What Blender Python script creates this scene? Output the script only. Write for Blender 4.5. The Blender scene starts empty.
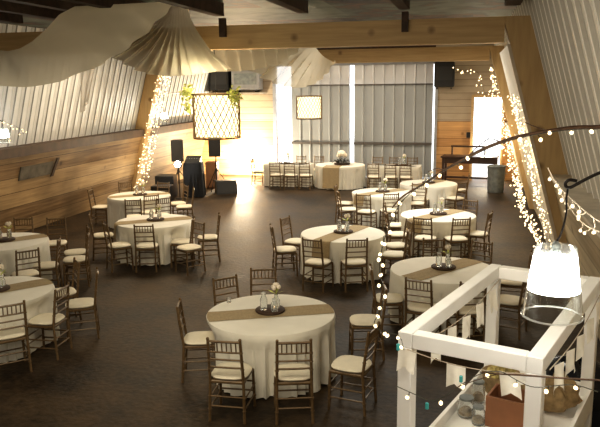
import bpy, math, random
from mathutils import Vector, Matrix
random.seed(7)
C = bpy.context.scene.collection
PI = math.pi
sc = bpy.context.scene
sc.view_settings.view_transform = 'Standard'
try: sc.view_settings.look = 'Medium High Contrast'
except Exception as ex: print('LOOKERR', ex)
sc.view_settings.exposure = 0.0

# ------------------------------------------------------------------ camera
FPX, PITCH, CAMH, ROLL, YAW = 692.81, 0.184124, 3.48707, 0.0114435, 0.240025
def cam_axes():
    R = Vector((math.cos(YAW), math.sin(YAW), 0)); F = Vector((-math.sin(YAW), math.cos(YAW), 0)); Z = Vector((0, 0, 1))
    U = F*math.sin(PITCH) + Z*math.cos(PITCH); D = F*math.cos(PITCH) - Z*math.sin(PITCH)
    c, s = math.cos(ROLL), math.sin(ROLL)
    return R*c - U*s, R*s + U*c, D
AX, AY, AD = cam_axes()
ORG = Vector((0, 0, CAMH))
def ray(u, v):
    return AX*((u-300)/FPX) + AY*(-(v-213.5)/FPX) + AD
def on_z(u, v, z=0.0):
    d = ray(u, v); return ORG + d*((z-CAMH)/d.z)
def on_y(u, v, y):
    d = ray(u, v); return ORG + d*(y/d.y)
def on_x(u, v, x):
    d = ray(u, v); return ORG + d*(x/d.x)
cd = bpy.data.cameras.new('camera'); cam = bpy.data.objects.new('camera', cd); C.objects.link(cam)
cd.sensor_fit = 'HORIZONTAL'; cd.sensor_width = 36; cd.lens = FPX*36/600; cd.clip_start = .05
M = Matrix.Identity(4)
for i in range(3):
    M[i][0] = AX[i]; M[i][1] = AY[i]; M[i][2] = -AD[i]; M[i][3] = ORG[i]
cam.matrix_world = M
sc.camera = cam

# ------------------------------------------------------------------ materials
def new_mat(name):
    m = bpy.data.materials.new(name); m.use_nodes = True
    nt = m.node_tree; b = nt.nodes['Principled BSDF']
    return m, nt, b
def plain(name, col, rough=.6, metal=0.0, var=.12, scale=6.0, bump=0.0, **kw):
    m, nt, b = new_mat(name)
    N, L = nt.nodes.new, nt.links.new
    tc = N('ShaderNodeTexCoord'); no = N('ShaderNodeTexNoise'); no.inputs['Scale'].default_value = scale; no.inputs['Detail'].default_value = 4
    L(tc.outputs['Object'], no.inputs['Vector'])
    r = N('ShaderNodeValToRGB'); L(no.outputs['Fac'], r.inputs['Fac'])
    r.color_ramp.elements[0].position = .3; r.color_ramp.elements[1].position = .7
    r.color_ramp.elements[0].color = (*[c*(1-var) for c in col], 1); r.color_ramp.elements[1].color = (*[min(1, c*(1+var)) for c in col], 1)
    L(r.outputs['Color'], b.inputs['Base Color'])
    b.inputs['Roughness'].default_value = rough; b.inputs['Metallic'].default_value = metal
    if bump:
        bp = N('ShaderNodeBump'); bp.inputs['Strength'].default_value = bump; L(no.outputs['Fac'], bp.inputs['Height']); L(bp.outputs['Normal'], b.inputs['Normal'])
    for k, v in kw.items(): b.inputs[k.replace('_', ' ')].default_value = v
    return m
def emis(name, col, st, sample=True):
    m = bpy.data.materials.new(name); m.use_nodes = True
    nt = m.node_tree; nt.nodes.clear()
    e = nt.nodes.new('ShaderNodeEmission'); o = nt.nodes.new('ShaderNodeOutputMaterial')
    e.inputs['Color'].default_value = (*col, 1); e.inputs['Strength'].default_value = st
    nt.links.new(e.outputs[0], o.inputs['Surface'])
    if not sample: m.cycles.emission_sampling = 'NONE'
    return m
def plank_mat(name, c0, c1, width=.2, axis='Z', rough=.6, gap=.012, stretch=(1, .25, 6), knots=True, stain=.0):
    m, nt, b = new_mat(name); N, L = nt.nodes.new, nt.links.new
    tc = N('ShaderNodeTexCoord'); sp = N('ShaderNodeSeparateXYZ'); L(tc.outputs['Object'], sp.inputs[0])
    dv = N('ShaderNodeMath'); dv.operation = 'DIVIDE'; L(sp.outputs[axis], dv.inputs[0]); dv.inputs[1].default_value = width
    fl = N('ShaderNodeMath'); fl.operation = 'FLOOR'; L(dv.outputs[0], fl.inputs[0])
    fr = N('ShaderNodeMath'); fr.operation = 'FRACT'; L(dv.outputs[0], fr.inputs[0])
    wn = N('ShaderNodeTexWhiteNoise'); wn.noise_dimensions = '1D'; L(fl.outputs[0], wn.inputs['W'])
    mp = N('ShaderNodeMapping'); mp.inputs['Scale'].default_value = stretch; L(tc.outputs['Object'], mp.inputs[0])
    ad = N('ShaderNodeVectorMath'); ad.operation = 'ADD'; L(mp.outputs[0], ad.inputs[0]); L(wn.outputs['Color'], ad.inputs[1])
    no = N('ShaderNodeTexNoise'); no.inputs['Scale'].default_value = 3.2; no.inputs['Detail'].default_value = 6; no.inputs['Roughness'].default_value = .6; L(ad.outputs[0], no.inputs['Vector'])
    mx = N('ShaderNodeMath'); mx.operation = 'MULTIPLY_ADD'; L(wn.outputs['Value'], mx.inputs[0]); mx.inputs[1].default_value = .45; 
    sb = N('ShaderNodeMath'); sb.operation = 'MULTIPLY_ADD'; L(no.outputs['Fac'], sb.inputs[0]); sb.inputs[1].default_value = 1.1; sb.inputs[2].default_value = -.3
    L(sb.outputs[0], mx.inputs[2])
    rp = N('ShaderNodeValToRGB'); L(mx.outputs[0], rp.inputs['Fac']); rp.color_ramp.elements[0].position = .1; rp.color_ramp.elements[1].position = .85
    rp.color_ramp.elements[0].color = (*c0, 1); rp.color_ramp.elements[1].color = (*c1, 1)
    out = rp.outputs['Color']
    if knots:
        vo = N('ShaderNodeTexVoronoi'); vo.inputs['Scale'].default_value = 1.5; L(tc.outputs['Object'], vo.inputs['Vector'])
        kr = N('ShaderNodeValToRGB'); L(vo.outputs['Distance'], kr.inputs['Fac']); kr.color_ramp.elements[0].position = .05; kr.color_ramp.elements[1].position = .13
        kr.color_ramp.elements[0].color = (.25, .18, .12, 1); kr.color_ramp.elements[1].color = (1, 1, 1, 1)
        mm = N('ShaderNodeMixRGB'); mm.blend_type = 'MULTIPLY'; mm.inputs[0].default_value = .75; L(out, mm.inputs[1]); L(kr.outputs[0], mm.inputs[2]); out = mm.outputs[0]
    if stain:
        n2 = N('ShaderNodeTexNoise'); n2.inputs['Scale'].default_value = .45; n2.inputs['Detail'].default_value = 3; L(tc.outputs['Object'], n2.inputs['Vector'])
        r2 = N('ShaderNodeValToRGB'); L(n2.outputs['Fac'], r2.inputs['Fac']); r2.color_ramp.elements[0].position = .35; r2.color_ramp.elements[1].position = .6
        r2.color_ramp.elements[0].color = (1-stain,)*3+(1,); r2.color_ramp.elements[1].color = (1, 1, 1, 1)
        m2 = N('ShaderNodeMixRGB'); m2.blend_type = 'MULTIPLY'; m2.inputs[0].default_value = 1; L(out, m2.inputs[1]); L(r2.outputs[0], m2.inputs[2]); out = m2.outputs[0]
    lt = N('ShaderNodeMath'); lt.operation = 'LESS_THAN'; L(fr.outputs[0], lt.inputs[0]); lt.inputs[1].default_value = gap/width
    m3 = N('ShaderNodeMixRGB'); m3.blend_type = 'MIX'; L(lt.outputs[0], m3.inputs[0]); L(out, m3.inputs[1]); m3.inputs[2].default_value = (*[c*.3 for c in c0], 1)
    L(m3.outputs[0], b.inputs['Base Color']); b.inputs['Roughness'].default_value = rough
    return m

M_floor, nt, b = new_mat('packed_dirt_floor')
N, L = nt.nodes.new, nt.links.new
tc = N('ShaderNodeTexCoord')
n1 = N('ShaderNodeTexNoise'); n1.inputs['Scale'].default_value = .8; n1.inputs['Detail'].default_value = 8; n1.inputs['Roughness'].default_value = .66; L(tc.outputs['Object'], n1.inputs['Vector'])
n2 = N('ShaderNodeTexNoise'); n2.inputs['Scale'].default_value = 14; n2.inputs['Detail'].default_value = 6; L(tc.outputs['Object'], n2.inputs['Vector'])
mx = N('ShaderNodeMath'); mx.operation = 'MULTIPLY_ADD'; L(n2.outputs['Fac'], mx.inputs[0]); mx.inputs[1].default_value = .35; L(n1.outputs['Fac'], mx.inputs[2])
rp = N('ShaderNodeValToRGB'); L(mx.outputs[0], rp.inputs['Fac'])
rp.color_ramp.elements[0].position = .52; rp.color_ramp.elements[0].color = (.011, .0065, .0028, 1)
rp.color_ramp.elements[1].position = .84; rp.color_ramp.elements[1].color = (.08, .052, .027, 1)
L(rp.outputs[0], b.inputs['Base Color'])
rr = N('ShaderNodeMapRange'); L(n1.outputs['Fac'], rr.inputs['Value']); b.inputs['Specular IOR Level'].default_value = .3; rr.inputs['To Min'].default_value = .45; rr.inputs['To Max'].default_value = .7; L(rr.outputs[0], b.inputs['Roughness'])
bp = N('ShaderNodeBump'); bp.inputs['Strength'].default_value = .35; bp.inputs['Distance'].default_value = .02; L(n2.outputs['Fac'], bp.inputs['Height']); L(bp.outputs[0], b.inputs['Normal'])

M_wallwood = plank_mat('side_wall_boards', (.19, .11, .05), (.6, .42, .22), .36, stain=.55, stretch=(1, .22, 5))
M_wallwood_lit = plank_mat('lamplit_wall_boards', (.4, .31, .19), (.72, .62, .44), .36, stain=.25, stretch=(1, .22, 5))  # plank boards made paler: the lamp's light is put into their colour
M_backwood = plank_mat('back_wall_boards', (.38, .2, .08), (.66, .4, .18), .3, stretch=(.25, 1, 5))
M_backmetal = plank_mat('horizontal_metal_siding', (.36, .29, .21), (.5, .42, .32), .24, knots=False, rough=.45, stretch=(.3, 1, 1))
M_beam = plank_mat('pine_beam', (.43, .29, .135), (.68, .49, .26), 3.0, axis='Z', gap=0, stretch=(.3, 1, 5))
M_post = plank_mat('pine_post', (.36, .24, .11), (.56, .4, .2), 3.0, axis='X', gap=0, stretch=(4, 1, .4))
M_dark = plain('dark_timber', (.055, .032, .02), .7, var=.35, scale=8)
M_ledge = plain('brown_ledge', (.06, .034, .018), .6, var=.3, scale=5)
M_ledgetop = plain('pale_ledge_board', (.55, .5, .42), .6, var=.15, scale=4)
def siding_mat(name, col, sp, dk):
    m = plain(name, col, .5, .05, var=.05, scale=1.2); nt = m.node_tree; N, L = nt.nodes.new, nt.links.new; b = nt.nodes['Principled BSDF']
    src = b.inputs['Base Color'].links[0].from_socket
    tc = N('ShaderNodeTexCoord'); sx = N('ShaderNodeSeparateXYZ'); L(tc.outputs['Object'], sx.inputs[0])
    a = N('ShaderNodeMath'); a.operation = 'ADD'; a.inputs[1].default_value = 3.0; L(sx.outputs['Y'], a.inputs[0])
    d = N('ShaderNodeMath'); d.operation = 'DIVIDE'; d.inputs[1].default_value = sp; L(a.outputs[0], d.inputs[0])
    f = N('ShaderNodeMath'); f.operation = 'FRACT'; L(d.outputs[0], f.inputs[0])
    r = N('ShaderNodeValToRGB'); L(f.outputs[0], r.inputs['Fac']); r.color_ramp.interpolation = 'CONSTANT'
    e = r.color_ramp.elements; e[0].position = 0; e[0].color = (1, 1, 1, 1); e[1].position = .79; e[1].color = (dk, dk*.97, dk*.93, 1)
    k = e.new(.84); k.color = (1, 1, 1, 1); k = e.new(.42); k.color = (.72, .72, .7, 1); k = e.new(.47); k.color = (1, 1, 1, 1)
    mx = N('ShaderNodeMixRGB'); mx.blend_type = 'MULTIPLY'; mx.inputs[0].default_value = 1; L(src, mx.inputs[1]); L(r.outputs[0], mx.inputs[2]); L(mx.outputs[0], b.inputs['Base Color']); return m
M_siding = siding_mat('grey_steel_siding', (.7, .71, .71), .33, .45)
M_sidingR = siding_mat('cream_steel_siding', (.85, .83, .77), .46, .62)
M_door = plain('barn_door_steel', (.33, .345, .355), .5, .2, var=.06, scale=1.0)
M_transom = plain('transom_steel', (.66, .67, .7), .45, .1, var=.05, scale=1.0)
M_girt = plain('dark_girt', (.1, .09, .085), .6)
M_white = plain('white_paint', (.9, .89, .86), .45, var=.04, scale=5)
M_panel = plain('white_panel_board', (.62, .58, .5), .5, var=.08, scale=3)
M_cloth = plain('ivory_tablecloth', (.8, .77, .68), .8, var=.05, scale=3, Sheen_Weight=.2)
M_burlap = plain('burlap_runner', (.37, .29, .175), .95, var=.18, scale=60, bump=.3)
M_chair = plain('bronze_gold_wood', (.15, .096, .046), .42, .1, var=.25, scale=30)
M_cushion = plain('ivory_cushion', (.8, .74, .6), .75, var=.04, scale=10)
M_slice = plain('dark_bark', (.06, .035, .022), .8, var=.4, scale=30)
M_glass = plain('clear_glass', (.95, .97, .97), .05, var=0, Transmission_Weight=.92, IOR=1.3)
M_flower = plain('cream_petals', (.82, .74, .62), .8, var=.2, scale=60)
M_leaf = plain('green_leaf', (.5, .55, .16), .6, var=.4, scale=20)
M_leafl = plain('yellow_green_leaf', (.8, .8, .28), .6, var=.3, scale=20)
M_black = plain('black_vinyl', (.012, .012, .013), .5, var=.3, scale=20)
M_blackcloth = plain('black_cloth', (.008, .009, .011), .85, var=.3, scale=10)
M_grille = plain('speaker_grille', (.03, .03, .032), .6, var=.4, scale=120)
M_metal = plain('galvanized_steel', (.3, .33, .33), .4, .7, var=.2, scale=10)
M_lattice = plain('brown_lattice', (.2, .125, .06), .6, var=.2, scale=12)
M_branch = plain('twig_bark', (.09, .05, .028), .75, var=.4, scale=40)
M_wire = plain('dark_green_wire', (.05, .05, .035), .5)
M_wirew = plain('clear_wire', (.5, .42, .32), .5)
M_iron = plain('black_iron', (.03, .026, .024), .45, .6)
M_desk = plain('dark_walnut', (.06, .03, .018), .4, var=.3, scale=8)
M_brownbox = plain('brown_board', (.23, .1, .045), .5, var=.15, scale=6)
M_sack = plain('burlap_sack', (.32, .23, .12), .95, var=.3, scale=25, bump=.4)
M_moss = plain('gold_moss', (.4, .33, .13), .9, var=.5, scale=40, bump=.8)
M_hatch = plain('grey_weathered_wood', (.13, .115, .09), .8, var=.3, scale=6)
M_greybox = plain('grey_painted_metal', (.45, .46, .48), .4, .2)
M_glow = emis('lantern_glow', (1, .84, .5), 2.1)
M_glow2 = emis('lamp_glow', (1, .97, .9), 6.0)
M_bulb = emis('fairy_bulb', (1, .78, .46), 3.2, False)
M_bulbw = emis('fairy_bulb_white', (1, .82, .55), 2.2, False)
M_teal = plain('teal_plastic', (.08, .4, .4), .3, var=.1)
M_flood = emis('floodlight_lens', (1, .98, .92), 40.0, False)

# roof sheet: patchwork of rusty and greenish tin
M_roof, nt, b = new_mat('old_roof_tin'); N, L = nt.nodes.new, nt.links.new
tc = N('ShaderNodeTexCoord'); mp = N('ShaderNodeMapping'); mp.inputs['Scale'].default_value = (.85, .42, 0); L(tc.outputs['Object'], mp.inputs[0])
fl = N('ShaderNodeVectorMath'); fl.operation = 'FLOOR'; L(mp.outputs[0], fl.inputs[0])
wn = N('ShaderNodeTexWhiteNoise'); L(fl.outputs[0], wn.inputs['Vector'])
n1 = N('ShaderNodeTexNoise'); n1.inputs['Scale'].default_value = 1.6; n1.inputs['Detail'].default_value = 6; n1.inputs['Distortion'].default_value = .8; L(tc.outputs['Object'], n1.inputs['Vector'])
ma = N('ShaderNodeMath'); ma.operation = 'MULTIPLY_ADD'; L(wn.outputs['Value'], ma.inputs[0]); ma.inputs[1].default_value = .42
mb = N('ShaderNodeMath'); mb.operation = 'MULTIPLY_ADD'; L(n1.outputs['Fac'], mb.inputs[0]); mb.inputs[1].default_value = 1.3; mb.inputs[2].default_value = -.35; L(mb.outputs[0], ma.inputs[2])
rp = N('ShaderNodeValToRGB'); L(ma.outputs[0], rp.inputs['Fac'])
e = rp.color_ramp.elements; e[0].position = .25; e[0].color = (.02, .012, .008, 1); e[1].position = .85; e[1].color = (.14, .16, .115, 1)
k = rp.color_ramp.elements.new(.42); k.color = (.12, .05, .018, 1); k = rp.color_ramp.elements.new(.52); k.color = (.035, .03, .022, 1); k = rp.color_ramp.elements.new(.62); k.color = (.08, .095, .068, 1)
L(rp.outputs[0], b.inputs['Base Color']); b.inputs['Roughness'].default_value = .6

# sheer drape
def sheer(name, col, alpha):
    m = bpy.data.materials.new(name); m.use_nodes = True; nt = m.node_tree; nt.nodes.clear(); N, L = nt.nodes.new, nt.links.new
    o = N('ShaderNodeOutputMaterial'); d = N('ShaderNodeBsdfDiffuse'); t = N('ShaderNodeBsdfTranslucent'); tr = N('ShaderNodeBsdfTransparent')
    tc = N('ShaderNodeTexCoord'); no = N('ShaderNodeTexNoise'); no.inputs['Scale'].default_value = 2.0; L(tc.outputs['Object'], no.inputs['Vector'])
    r = N('ShaderNodeValToRGB'); L(no.outputs['Fac'], r.inputs['Fac']); r.color_ramp.elements[0].color = (*[c*.9 for c in col], 1); r.color_ramp.elements[1].color = (*col, 1)
    L(r.outputs[0], d.inputs['Color']); L(r.outputs[0], t.inputs['Color'])
    a = N('ShaderNodeMixShader'); a.inputs[0].default_value = .45; L(d.outputs[0], a.inputs[1]); L(t.outputs[0], a.inputs[2])
    b2 = N('ShaderNodeMixShader'); b2.inputs[0].default_value = alpha; L(tr.outputs[0], b2.inputs[1]); L(a.outputs[0], b2.inputs[2])
    L(b2.outputs[0], o.inputs['Surface']); return m
M_sheer = sheer('white_sheer_fabric', (.74, .68, .55), .9)
M_sheer2 = sheer('white_sheer_fabric_thin', (.74, .68, .55), .84)

# ------------------------------------------------------------------ mesh builder
class MB:
    def __init__(s): s.v = []; s.f = []
    def add(s, vs, fs):
        o = len(s.v); s.v += [tuple(p) for p in vs]; s.f += [tuple(i+o for i in f) for f in fs]; return s
    def box(s, c, d, rot=None, bev=0.0):
        x, y, z = d[0]/2, d[1]/2, d[2]/2; c = Vector(c)
        if bev <= 0:
            vs = [Vector((a*x, b_*y, e_*z)) for e_ in (-1, 1) for b_ in (-1, 1) for a in (-1, 1)]
            fs = [(0, 2, 3, 1), (4, 5, 7, 6), (0, 1, 5, 4), (2, 6, 7, 3), (0, 4, 6, 2), (1, 3, 7, 5)]
        else:
            q = bev; vs = []
            ring = lambda xx, yy, zz: [Vector((-xx+q, -yy, zz)), Vector((xx-q, -yy, zz)), Vector((xx, -yy+q, zz)), Vector((xx, yy-q, zz)), Vector((xx-q, yy, zz)), Vector((-xx+q, yy, zz)), Vector((-xx, yy-q, zz)), Vector((-xx, -yy+q, zz))]
            rings = [ring(x-q, y-q, -z), ring(x, y, -z+q), ring(x, y, z-q), ring(x-q, y-q, z)]
            for r in rings: vs += r
            fs = [tuple(reversed(range(8))), tuple(range(24, 32))]
            for k in range(3):
                for i in range(8): fs.append((k*8+i, k*8+(i+1) % 8, (k+1)*8+(i+1) % 8, (k+1)*8+i))
        if rot is not None: vs = [rot @ p for p in vs]
        return s.add([p+c for p in vs], fs)
    def hexa(s, b4, t4):
        return s.add(list(b4)+list(t4), [(3, 2, 1, 0), (4, 5, 6, 7), (0, 1, 5, 4), (1, 2, 6, 5), (2, 3, 7, 6), (3, 0, 4, 7)])
    def tube(s, pts, r, n=6, caps=True):
        pts = [Vector(p) for p in pts]; rs = r if isinstance(r, (list, tuple)) else [r]*len(pts)
        if len(rs) != len(pts): rs = [rs[0]+(rs[-1]-rs[0])*i/(len(pts)-1) for i in range(len(pts))]
        vs = []; fs = []; prev = None
        for i, p in enumerate(pts):
            t = (pts[min(i+1, len(pts)-1)] - pts[max(i-1, 0)])
            t = t.normalized() if t.length > 1e-9 else Vector((0, 0, 1))
            if prev is None:
                a = t.cross(Vector((0, 0, 1)) if abs(t.z) < .9 else Vector((0, 1, 0))).normalized()
            else:
                a = prev - t*prev.dot(t); a = a.normalized() if a.length > 1e-6 else t.orthogonal().normalized()
            prev = a; b_ = t.cross(a)
            for k in range(n):
                an = 2*PI*k/n; vs.append(p + (a*math.cos(an)+b_*math.sin(an))*rs[i])
        for i in range(len(pts)-1):
            for k in range(n): fs.append((i*n+k, i*n+(k+1) % n, (i+1)*n+(k+1) % n, (i+1)*n+k))
        if caps: fs += [tuple(reversed(range(n))), tuple(range((len(pts)-1)*n, len(pts)*n))]
        return s.add(vs, fs)
    def lathe(s, prof, n=20, c=(0, 0, 0), caps=True):
        c = Vector(c); vs = []; fs = []
        for (r, z) in prof:
            for k in range(n): a = 2*PI*k/n; vs.append(c+Vector((r*math.cos(a), r*math.sin(a), z)))
        for i in range(len(prof)-1):
            for k in range(n): fs.append((i*n+k, i*n+(k+1) % n, (i+1)*n+(k+1) % n, (i+1)*n+k))
        if caps: fs += [tuple(reversed(range(n))), tuple(range((len(prof)-1)*n, len(prof)*n))]
        return s.add(vs, fs)
    def ball(s, c, r, n=8, m=6, sq=1.0):
        prof = [(max(r*math.sin(PI*i/m), r*.02), -r*sq*math.cos(PI*i/m)) for i in range(m+1)]
        return s.lathe(prof, n, c)
    def grid(s, P):
        h, w = len(P), len(P[0]); vs = [p for row in P for p in row]
        return s.add(vs, [(i*w+j, i*w+j+1, (i+1)*w+j+1, (i+1)*w+j) for i in range(h-1) for j in range(w-1)])
    def build(s, name, mat, parent=None, smooth=False, loc=None):
        me = bpy.data.meshes.new(name); me.from_pydata([tuple(p) for p in s.v], [], s.f); me.update()
        me.materials.append(mat)
        if smooth:
            for p in me.polygons: p.use_smooth = True
            try: me.set_sharp_from_angle(angle=math.radians(50))
            except Exception: pass
        o = bpy.data.objects.new(name, me); C.objects.link(o)
        if parent: o.parent = parent
        if loc is not None: o.location = loc
        return o
def tag(o, label, cat, group=None, kind=None):
    o['label'] = label; o['category'] = cat
    if group: o['group'] = group
    if kind: o['kind'] = kind
    return o
def thing(name, label, cat, loc=(0, 0, 0), rz=0, group=None):
    o = bpy.data.objects.new(name, None); o.empty_display_size = .1; C.objects.link(o); o.location = loc; o.rotation_euler = (0, 0, rz)
    return tag(o, label, cat, group)
def struct(name, mb, mat, parent=None, smooth=False):
    o = mb.build(name, mat, parent, smooth)
    if parent is None: o['kind'] = 'structure'
    return o
def dup(root, loc, rz, label, group=None):
    r = root.copy(); C.objects.link(r); r.location = loc; r.rotation_euler = (0, 0, rz); r['label'] = label
    if group: r['group'] = group
    for ch in list(root.children):
        c = ch.copy(); C.objects.link(c); c.parent = r
        for g in list(ch.children):
            d = g.copy(); C.objects.link(d); d.parent = c
    return r

# ------------------------------------------------------------------ room shell
Y0, Y1 = -3.0, 25.8
CX = -4.35
LEAN = .28
def inner(z): return .55 + LEAN*(4.08-z)                       # inner face of the frame posts, right side
def XR(z, off): return inner(z)+off
def XL(z, off): return 2*CX - inner(z) - off
FR = [2.4, 11.2, 20.0]
BD = .32                                                        # post and beam depth along the room
struct('floor', MB().box((CX, (Y0+Y1)/2, -.1), (14.6, Y1-Y0+1, .2)), M_floor)
ZL, ZC = 2.05, 4.75
for side, X in (('right', XR), ('left', XL)):
    m = MB(); a, b_ = X(0, .13), X(ZL, .13); a2, b2 = X(0, .43), X(ZL, .43)
    m.hexa([(a, Y0, 0), (a2, Y0, 0), (a2, Y1, 0), (a, Y1, 0)], [(b_, Y0, ZL), (b2, Y0, ZL), (b2, Y1, ZL), (b_, Y1, ZL)])
    struct('wall_%s_boards' % side, m, M_wallwood if side == 'left' else M_wallwood_lit)
    # ledge
    m = MB(); sg = 1 if side == 'right' else -1
    th = .035 if side == 'right' else .22
    x0, x1 = X(ZL, .09 if side == 'right' else .04), X(ZL, .5)
    edges = [Y0] + [v for f in FR for v in (f-.005, f+BD+.005)] + [Y1]
    for k in range(0, len(edges), 2):
        m.box(((x0+x1)/2, (edges[k]+edges[k+1])/2, ZL+th/2-(0.0 if side == 'right' else .1)), (abs(x1-x0), edges[k+1]-edges[k], th))
    struct('trim_ledge_%s' % side, m, M_ledgetop if side == 'right' else M_ledge)
    # corrugated siding with trapezoid ribs running up the slope
    m = MB(); sp = .33 if side == 'left' else .46
    prof = []; y = Y0
    rib = .028 if side == 'left' else .045
    while y < Y1:
        prof += [(y, 0), (y+sp*.40, 0), (y+sp*.42, .010), (y+sp*.46, .010), (y+sp*.48, 0), (y+sp*.8, 0), (y+sp*.85, rib), (y+sp*.93, rib)]
        y += sp
    prof = [(min(p[0], Y1), p[1]) for p in prof] + [(Y1, 0)]
    P = [[(X(z, .43-d), yy, z) for (yy, d) in prof] for z in (ZL, ZL+.9, ZL+1.8, ZC+.06)]
    m.grid(P)
    P = [[(X(z, .55), yy, z) for yy in (Y0, Y1)] for z in (ZL, ZC+.06)]
    m.grid(P)
    struct('wall_%s_siding' % side, m, M_siding if side == 'left' else M_sidingR)
# back wall
xl, xr = XL(0, .5), XR(0, .5)
def bwall(name, x0, x1, z0, z1, mat):
    return struct(name, MB().box(((x0+x1)/2, Y1+.1, (z0+z1)/2), (x1-x0, .2, z1-z0)), mat)
DX0, DX1, DXM = -7.2, -1.25, -4.29
RX0, RX1, RZ = .14, 1.1, 2.96
bwall('wall_back_boards_west', xl, DX0, 0, 2.12, M_backwood)
bwall('wall_back_siding_west', xl, DX0, 2.12, 4.9, M_backmetal)
bwall('wall_back_boards_east', DX1, RX0, 0, 2.12, M_backwood)
bwall('wall_back_siding_east', DX1, RX0, 2.12, 4.9, M_backmetal)
bwall('wall_back_header_east', RX0, RX1, RZ, 4.9, M_backmetal)
bwall('wall_back_side_east', RX1, xr, 0, 4.9, M_backwood)
bwall('wall_back_header', DX0, DX1, 4.17, 4.9, M_dark)
struct('wall_front', MB().box((CX, Y0-.1, 2.4), (14.6, .2, 5)), M_wallwood)
# door frames
m = MB(); m.box((DX0-.05, Y1-.03, 2.1), (.12, .1, 4.2)); m.box((DX1+.05, Y1-.03, 2.1), (.1, .1, 4.2)); m.box((CX+.1, Y1-.04, 4.22), (DX1-DX0+.3, .12, .12))
struct('trim_barn_door_frame', m, plain('grey_blue_trim', (.32, .33, .36), .5))
m = MB(); m.box((RX0-.05, Y1-.03, RZ/2), (.1, .1, RZ)); m.box((RX1+.04, Y1-.03, RZ/2), (.08, .1, RZ)); m.box(((RX0+RX1)/2, Y1-.03, RZ+.05), (RX1-RX0+.2, .1, .1))
struct('trim_doorway_frame', m, M_beam)
# sliding barn doors
def corr_panel(x0, x1, z0, z1, y, sp=.38):
    prof = []; x = x0
    while x < x1-1e-6:
        w = min(sp, x1-x)
        prof += [(x, 0), (x+w*.78, 0), (x+w*.84, .03), (x+w*.94, .03)]; x += sp
    prof.append((x1, 0))
    m = MB(); m.grid([[(xx, y-d, z) for xx, d in prof] for z in (z0, z1)])
    m.box(((x0+x1)/2, y+.03, (z0+z1)/2), (x1-x0, .02, z1-z0)); return m
for i, (x0, x1) in enumerate(((-6.62, -4.37), (-4.21, -1.32))):
    d = bpy.data.objects.new('door_%d' % (i+1), None); C.objects.link(d); d['kind'] = 'structure'
    corr_panel(x0, x1, .05, 3.43, Y1+.1).build('door_panel', M_door, d)
    corr_panel(x0, x1, 3.47, 4.17, Y1+.12).build('transom_panel', M_transom, d)
    MB().box(((x0+x1)/2, Y1+.04, 3.45), (x1-x0, .05, .05)).build('upper_girt', M_girt, d)
    MB().box(((x0+x1)/2, Y1+.04, 1.29), (x1-x0, .06, .09)).build('middle_girt', M_girt, d)
# a plywood leaf pulled across most of the gap west of the barn doors
# ceiling, joists, frames
struct('ceiling', MB().box((CX, (Y0+Y1)/2, ZC+.1), (11.6, Y1-Y0, .1)), M_roof)
jx = [XR(4.6, .15), XL(4.6, .15), -1.02, -2.6, -4.0, -5.1, -5.8, -6.7, -7.7, -8.6]
for i, x in enumerate(jx):
    w = .16 if i > 1 else .22
    struct('trim_joist', MB().box((x, (Y0+FR[1])/2-.1+0, ZC-.06), (w, FR[1]-Y0-.2, .2)), M_dark)
for i, x in enumerate((-1.02, -4.0)):
    struct('trim_joist_end', MB().box((x, FR[1]-.06, 4.42), (.1, .1, .3)), M_dark)
for fi, y in enumerate(FR):
    for side, X in (('right', XR), ('left', XL)):
        pw = .40
        zt = 4.46
        m = MB(); a, b_ = X(-.02, 0), X(-.02, pw); c, d = X(zt, 0), X(zt, pw)
        m.hexa([(a, y, 0), (b_, y, 0), (b_, y+BD, 0), (a, y+BD, 0)], [(c, y, zt), (d, y, zt), (d, y+BD, zt), (c, y+BD, zt)])
        struct('trim_post_%s_%d' % (side, fi+1), m, M_post)
    xa, xb = XL(4.3, -.02), XR(4.3, -.02)
    struct('trim_beam_%d' % (fi+1), MB().box(((xa+xb)/2, y+BD/2+.01, 4.27), (xb-xa, BD-.02, .38)), M_beam)
# white board panel lining the room side of the near post
m = MB(); ya, yb = FR[1]+.02, FR[1]+3.3
m.hexa([(XR(0, -.03), ya, 0), (XR(0, -.005), ya, 0), (XR(0, -.005), yb, 0), (XR(0, -.03), yb, 0)], [(XR(4.05, -.03), ya, 4.05), (XR(4.05, -.005), ya, 4.05), (XR(4.05, -.005), yb, 4.05), (XR(4.05, -.03), yb, 4.05)])
struct('trim_white_panel', m, M_panel)
m = MB(); m.hexa([(XR(0, -.05), ya-.05, 0), (XR(0, -.0), ya-.05, 0), (XR(0, 0), ya-.005, 0), (XR(0, -.05), ya-.005, 0)], [(XR(4.05, -.05), ya-.05, 4.05), (XR(4.05, 0), ya-.05, 4.05), (XR(4.05, 0), ya-.005, 4.05), (XR(4.05, -.05), ya-.005, 4.05)])
struct('trim_post_edge', m, M_wirew)
# exterior ground seen through the openings
struct('ground_outside', MB().box((CX, Y1+10.2, -.15), (40, 20, .1)), plain('pale_gravel', (.75, .73, .7), .9))

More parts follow.
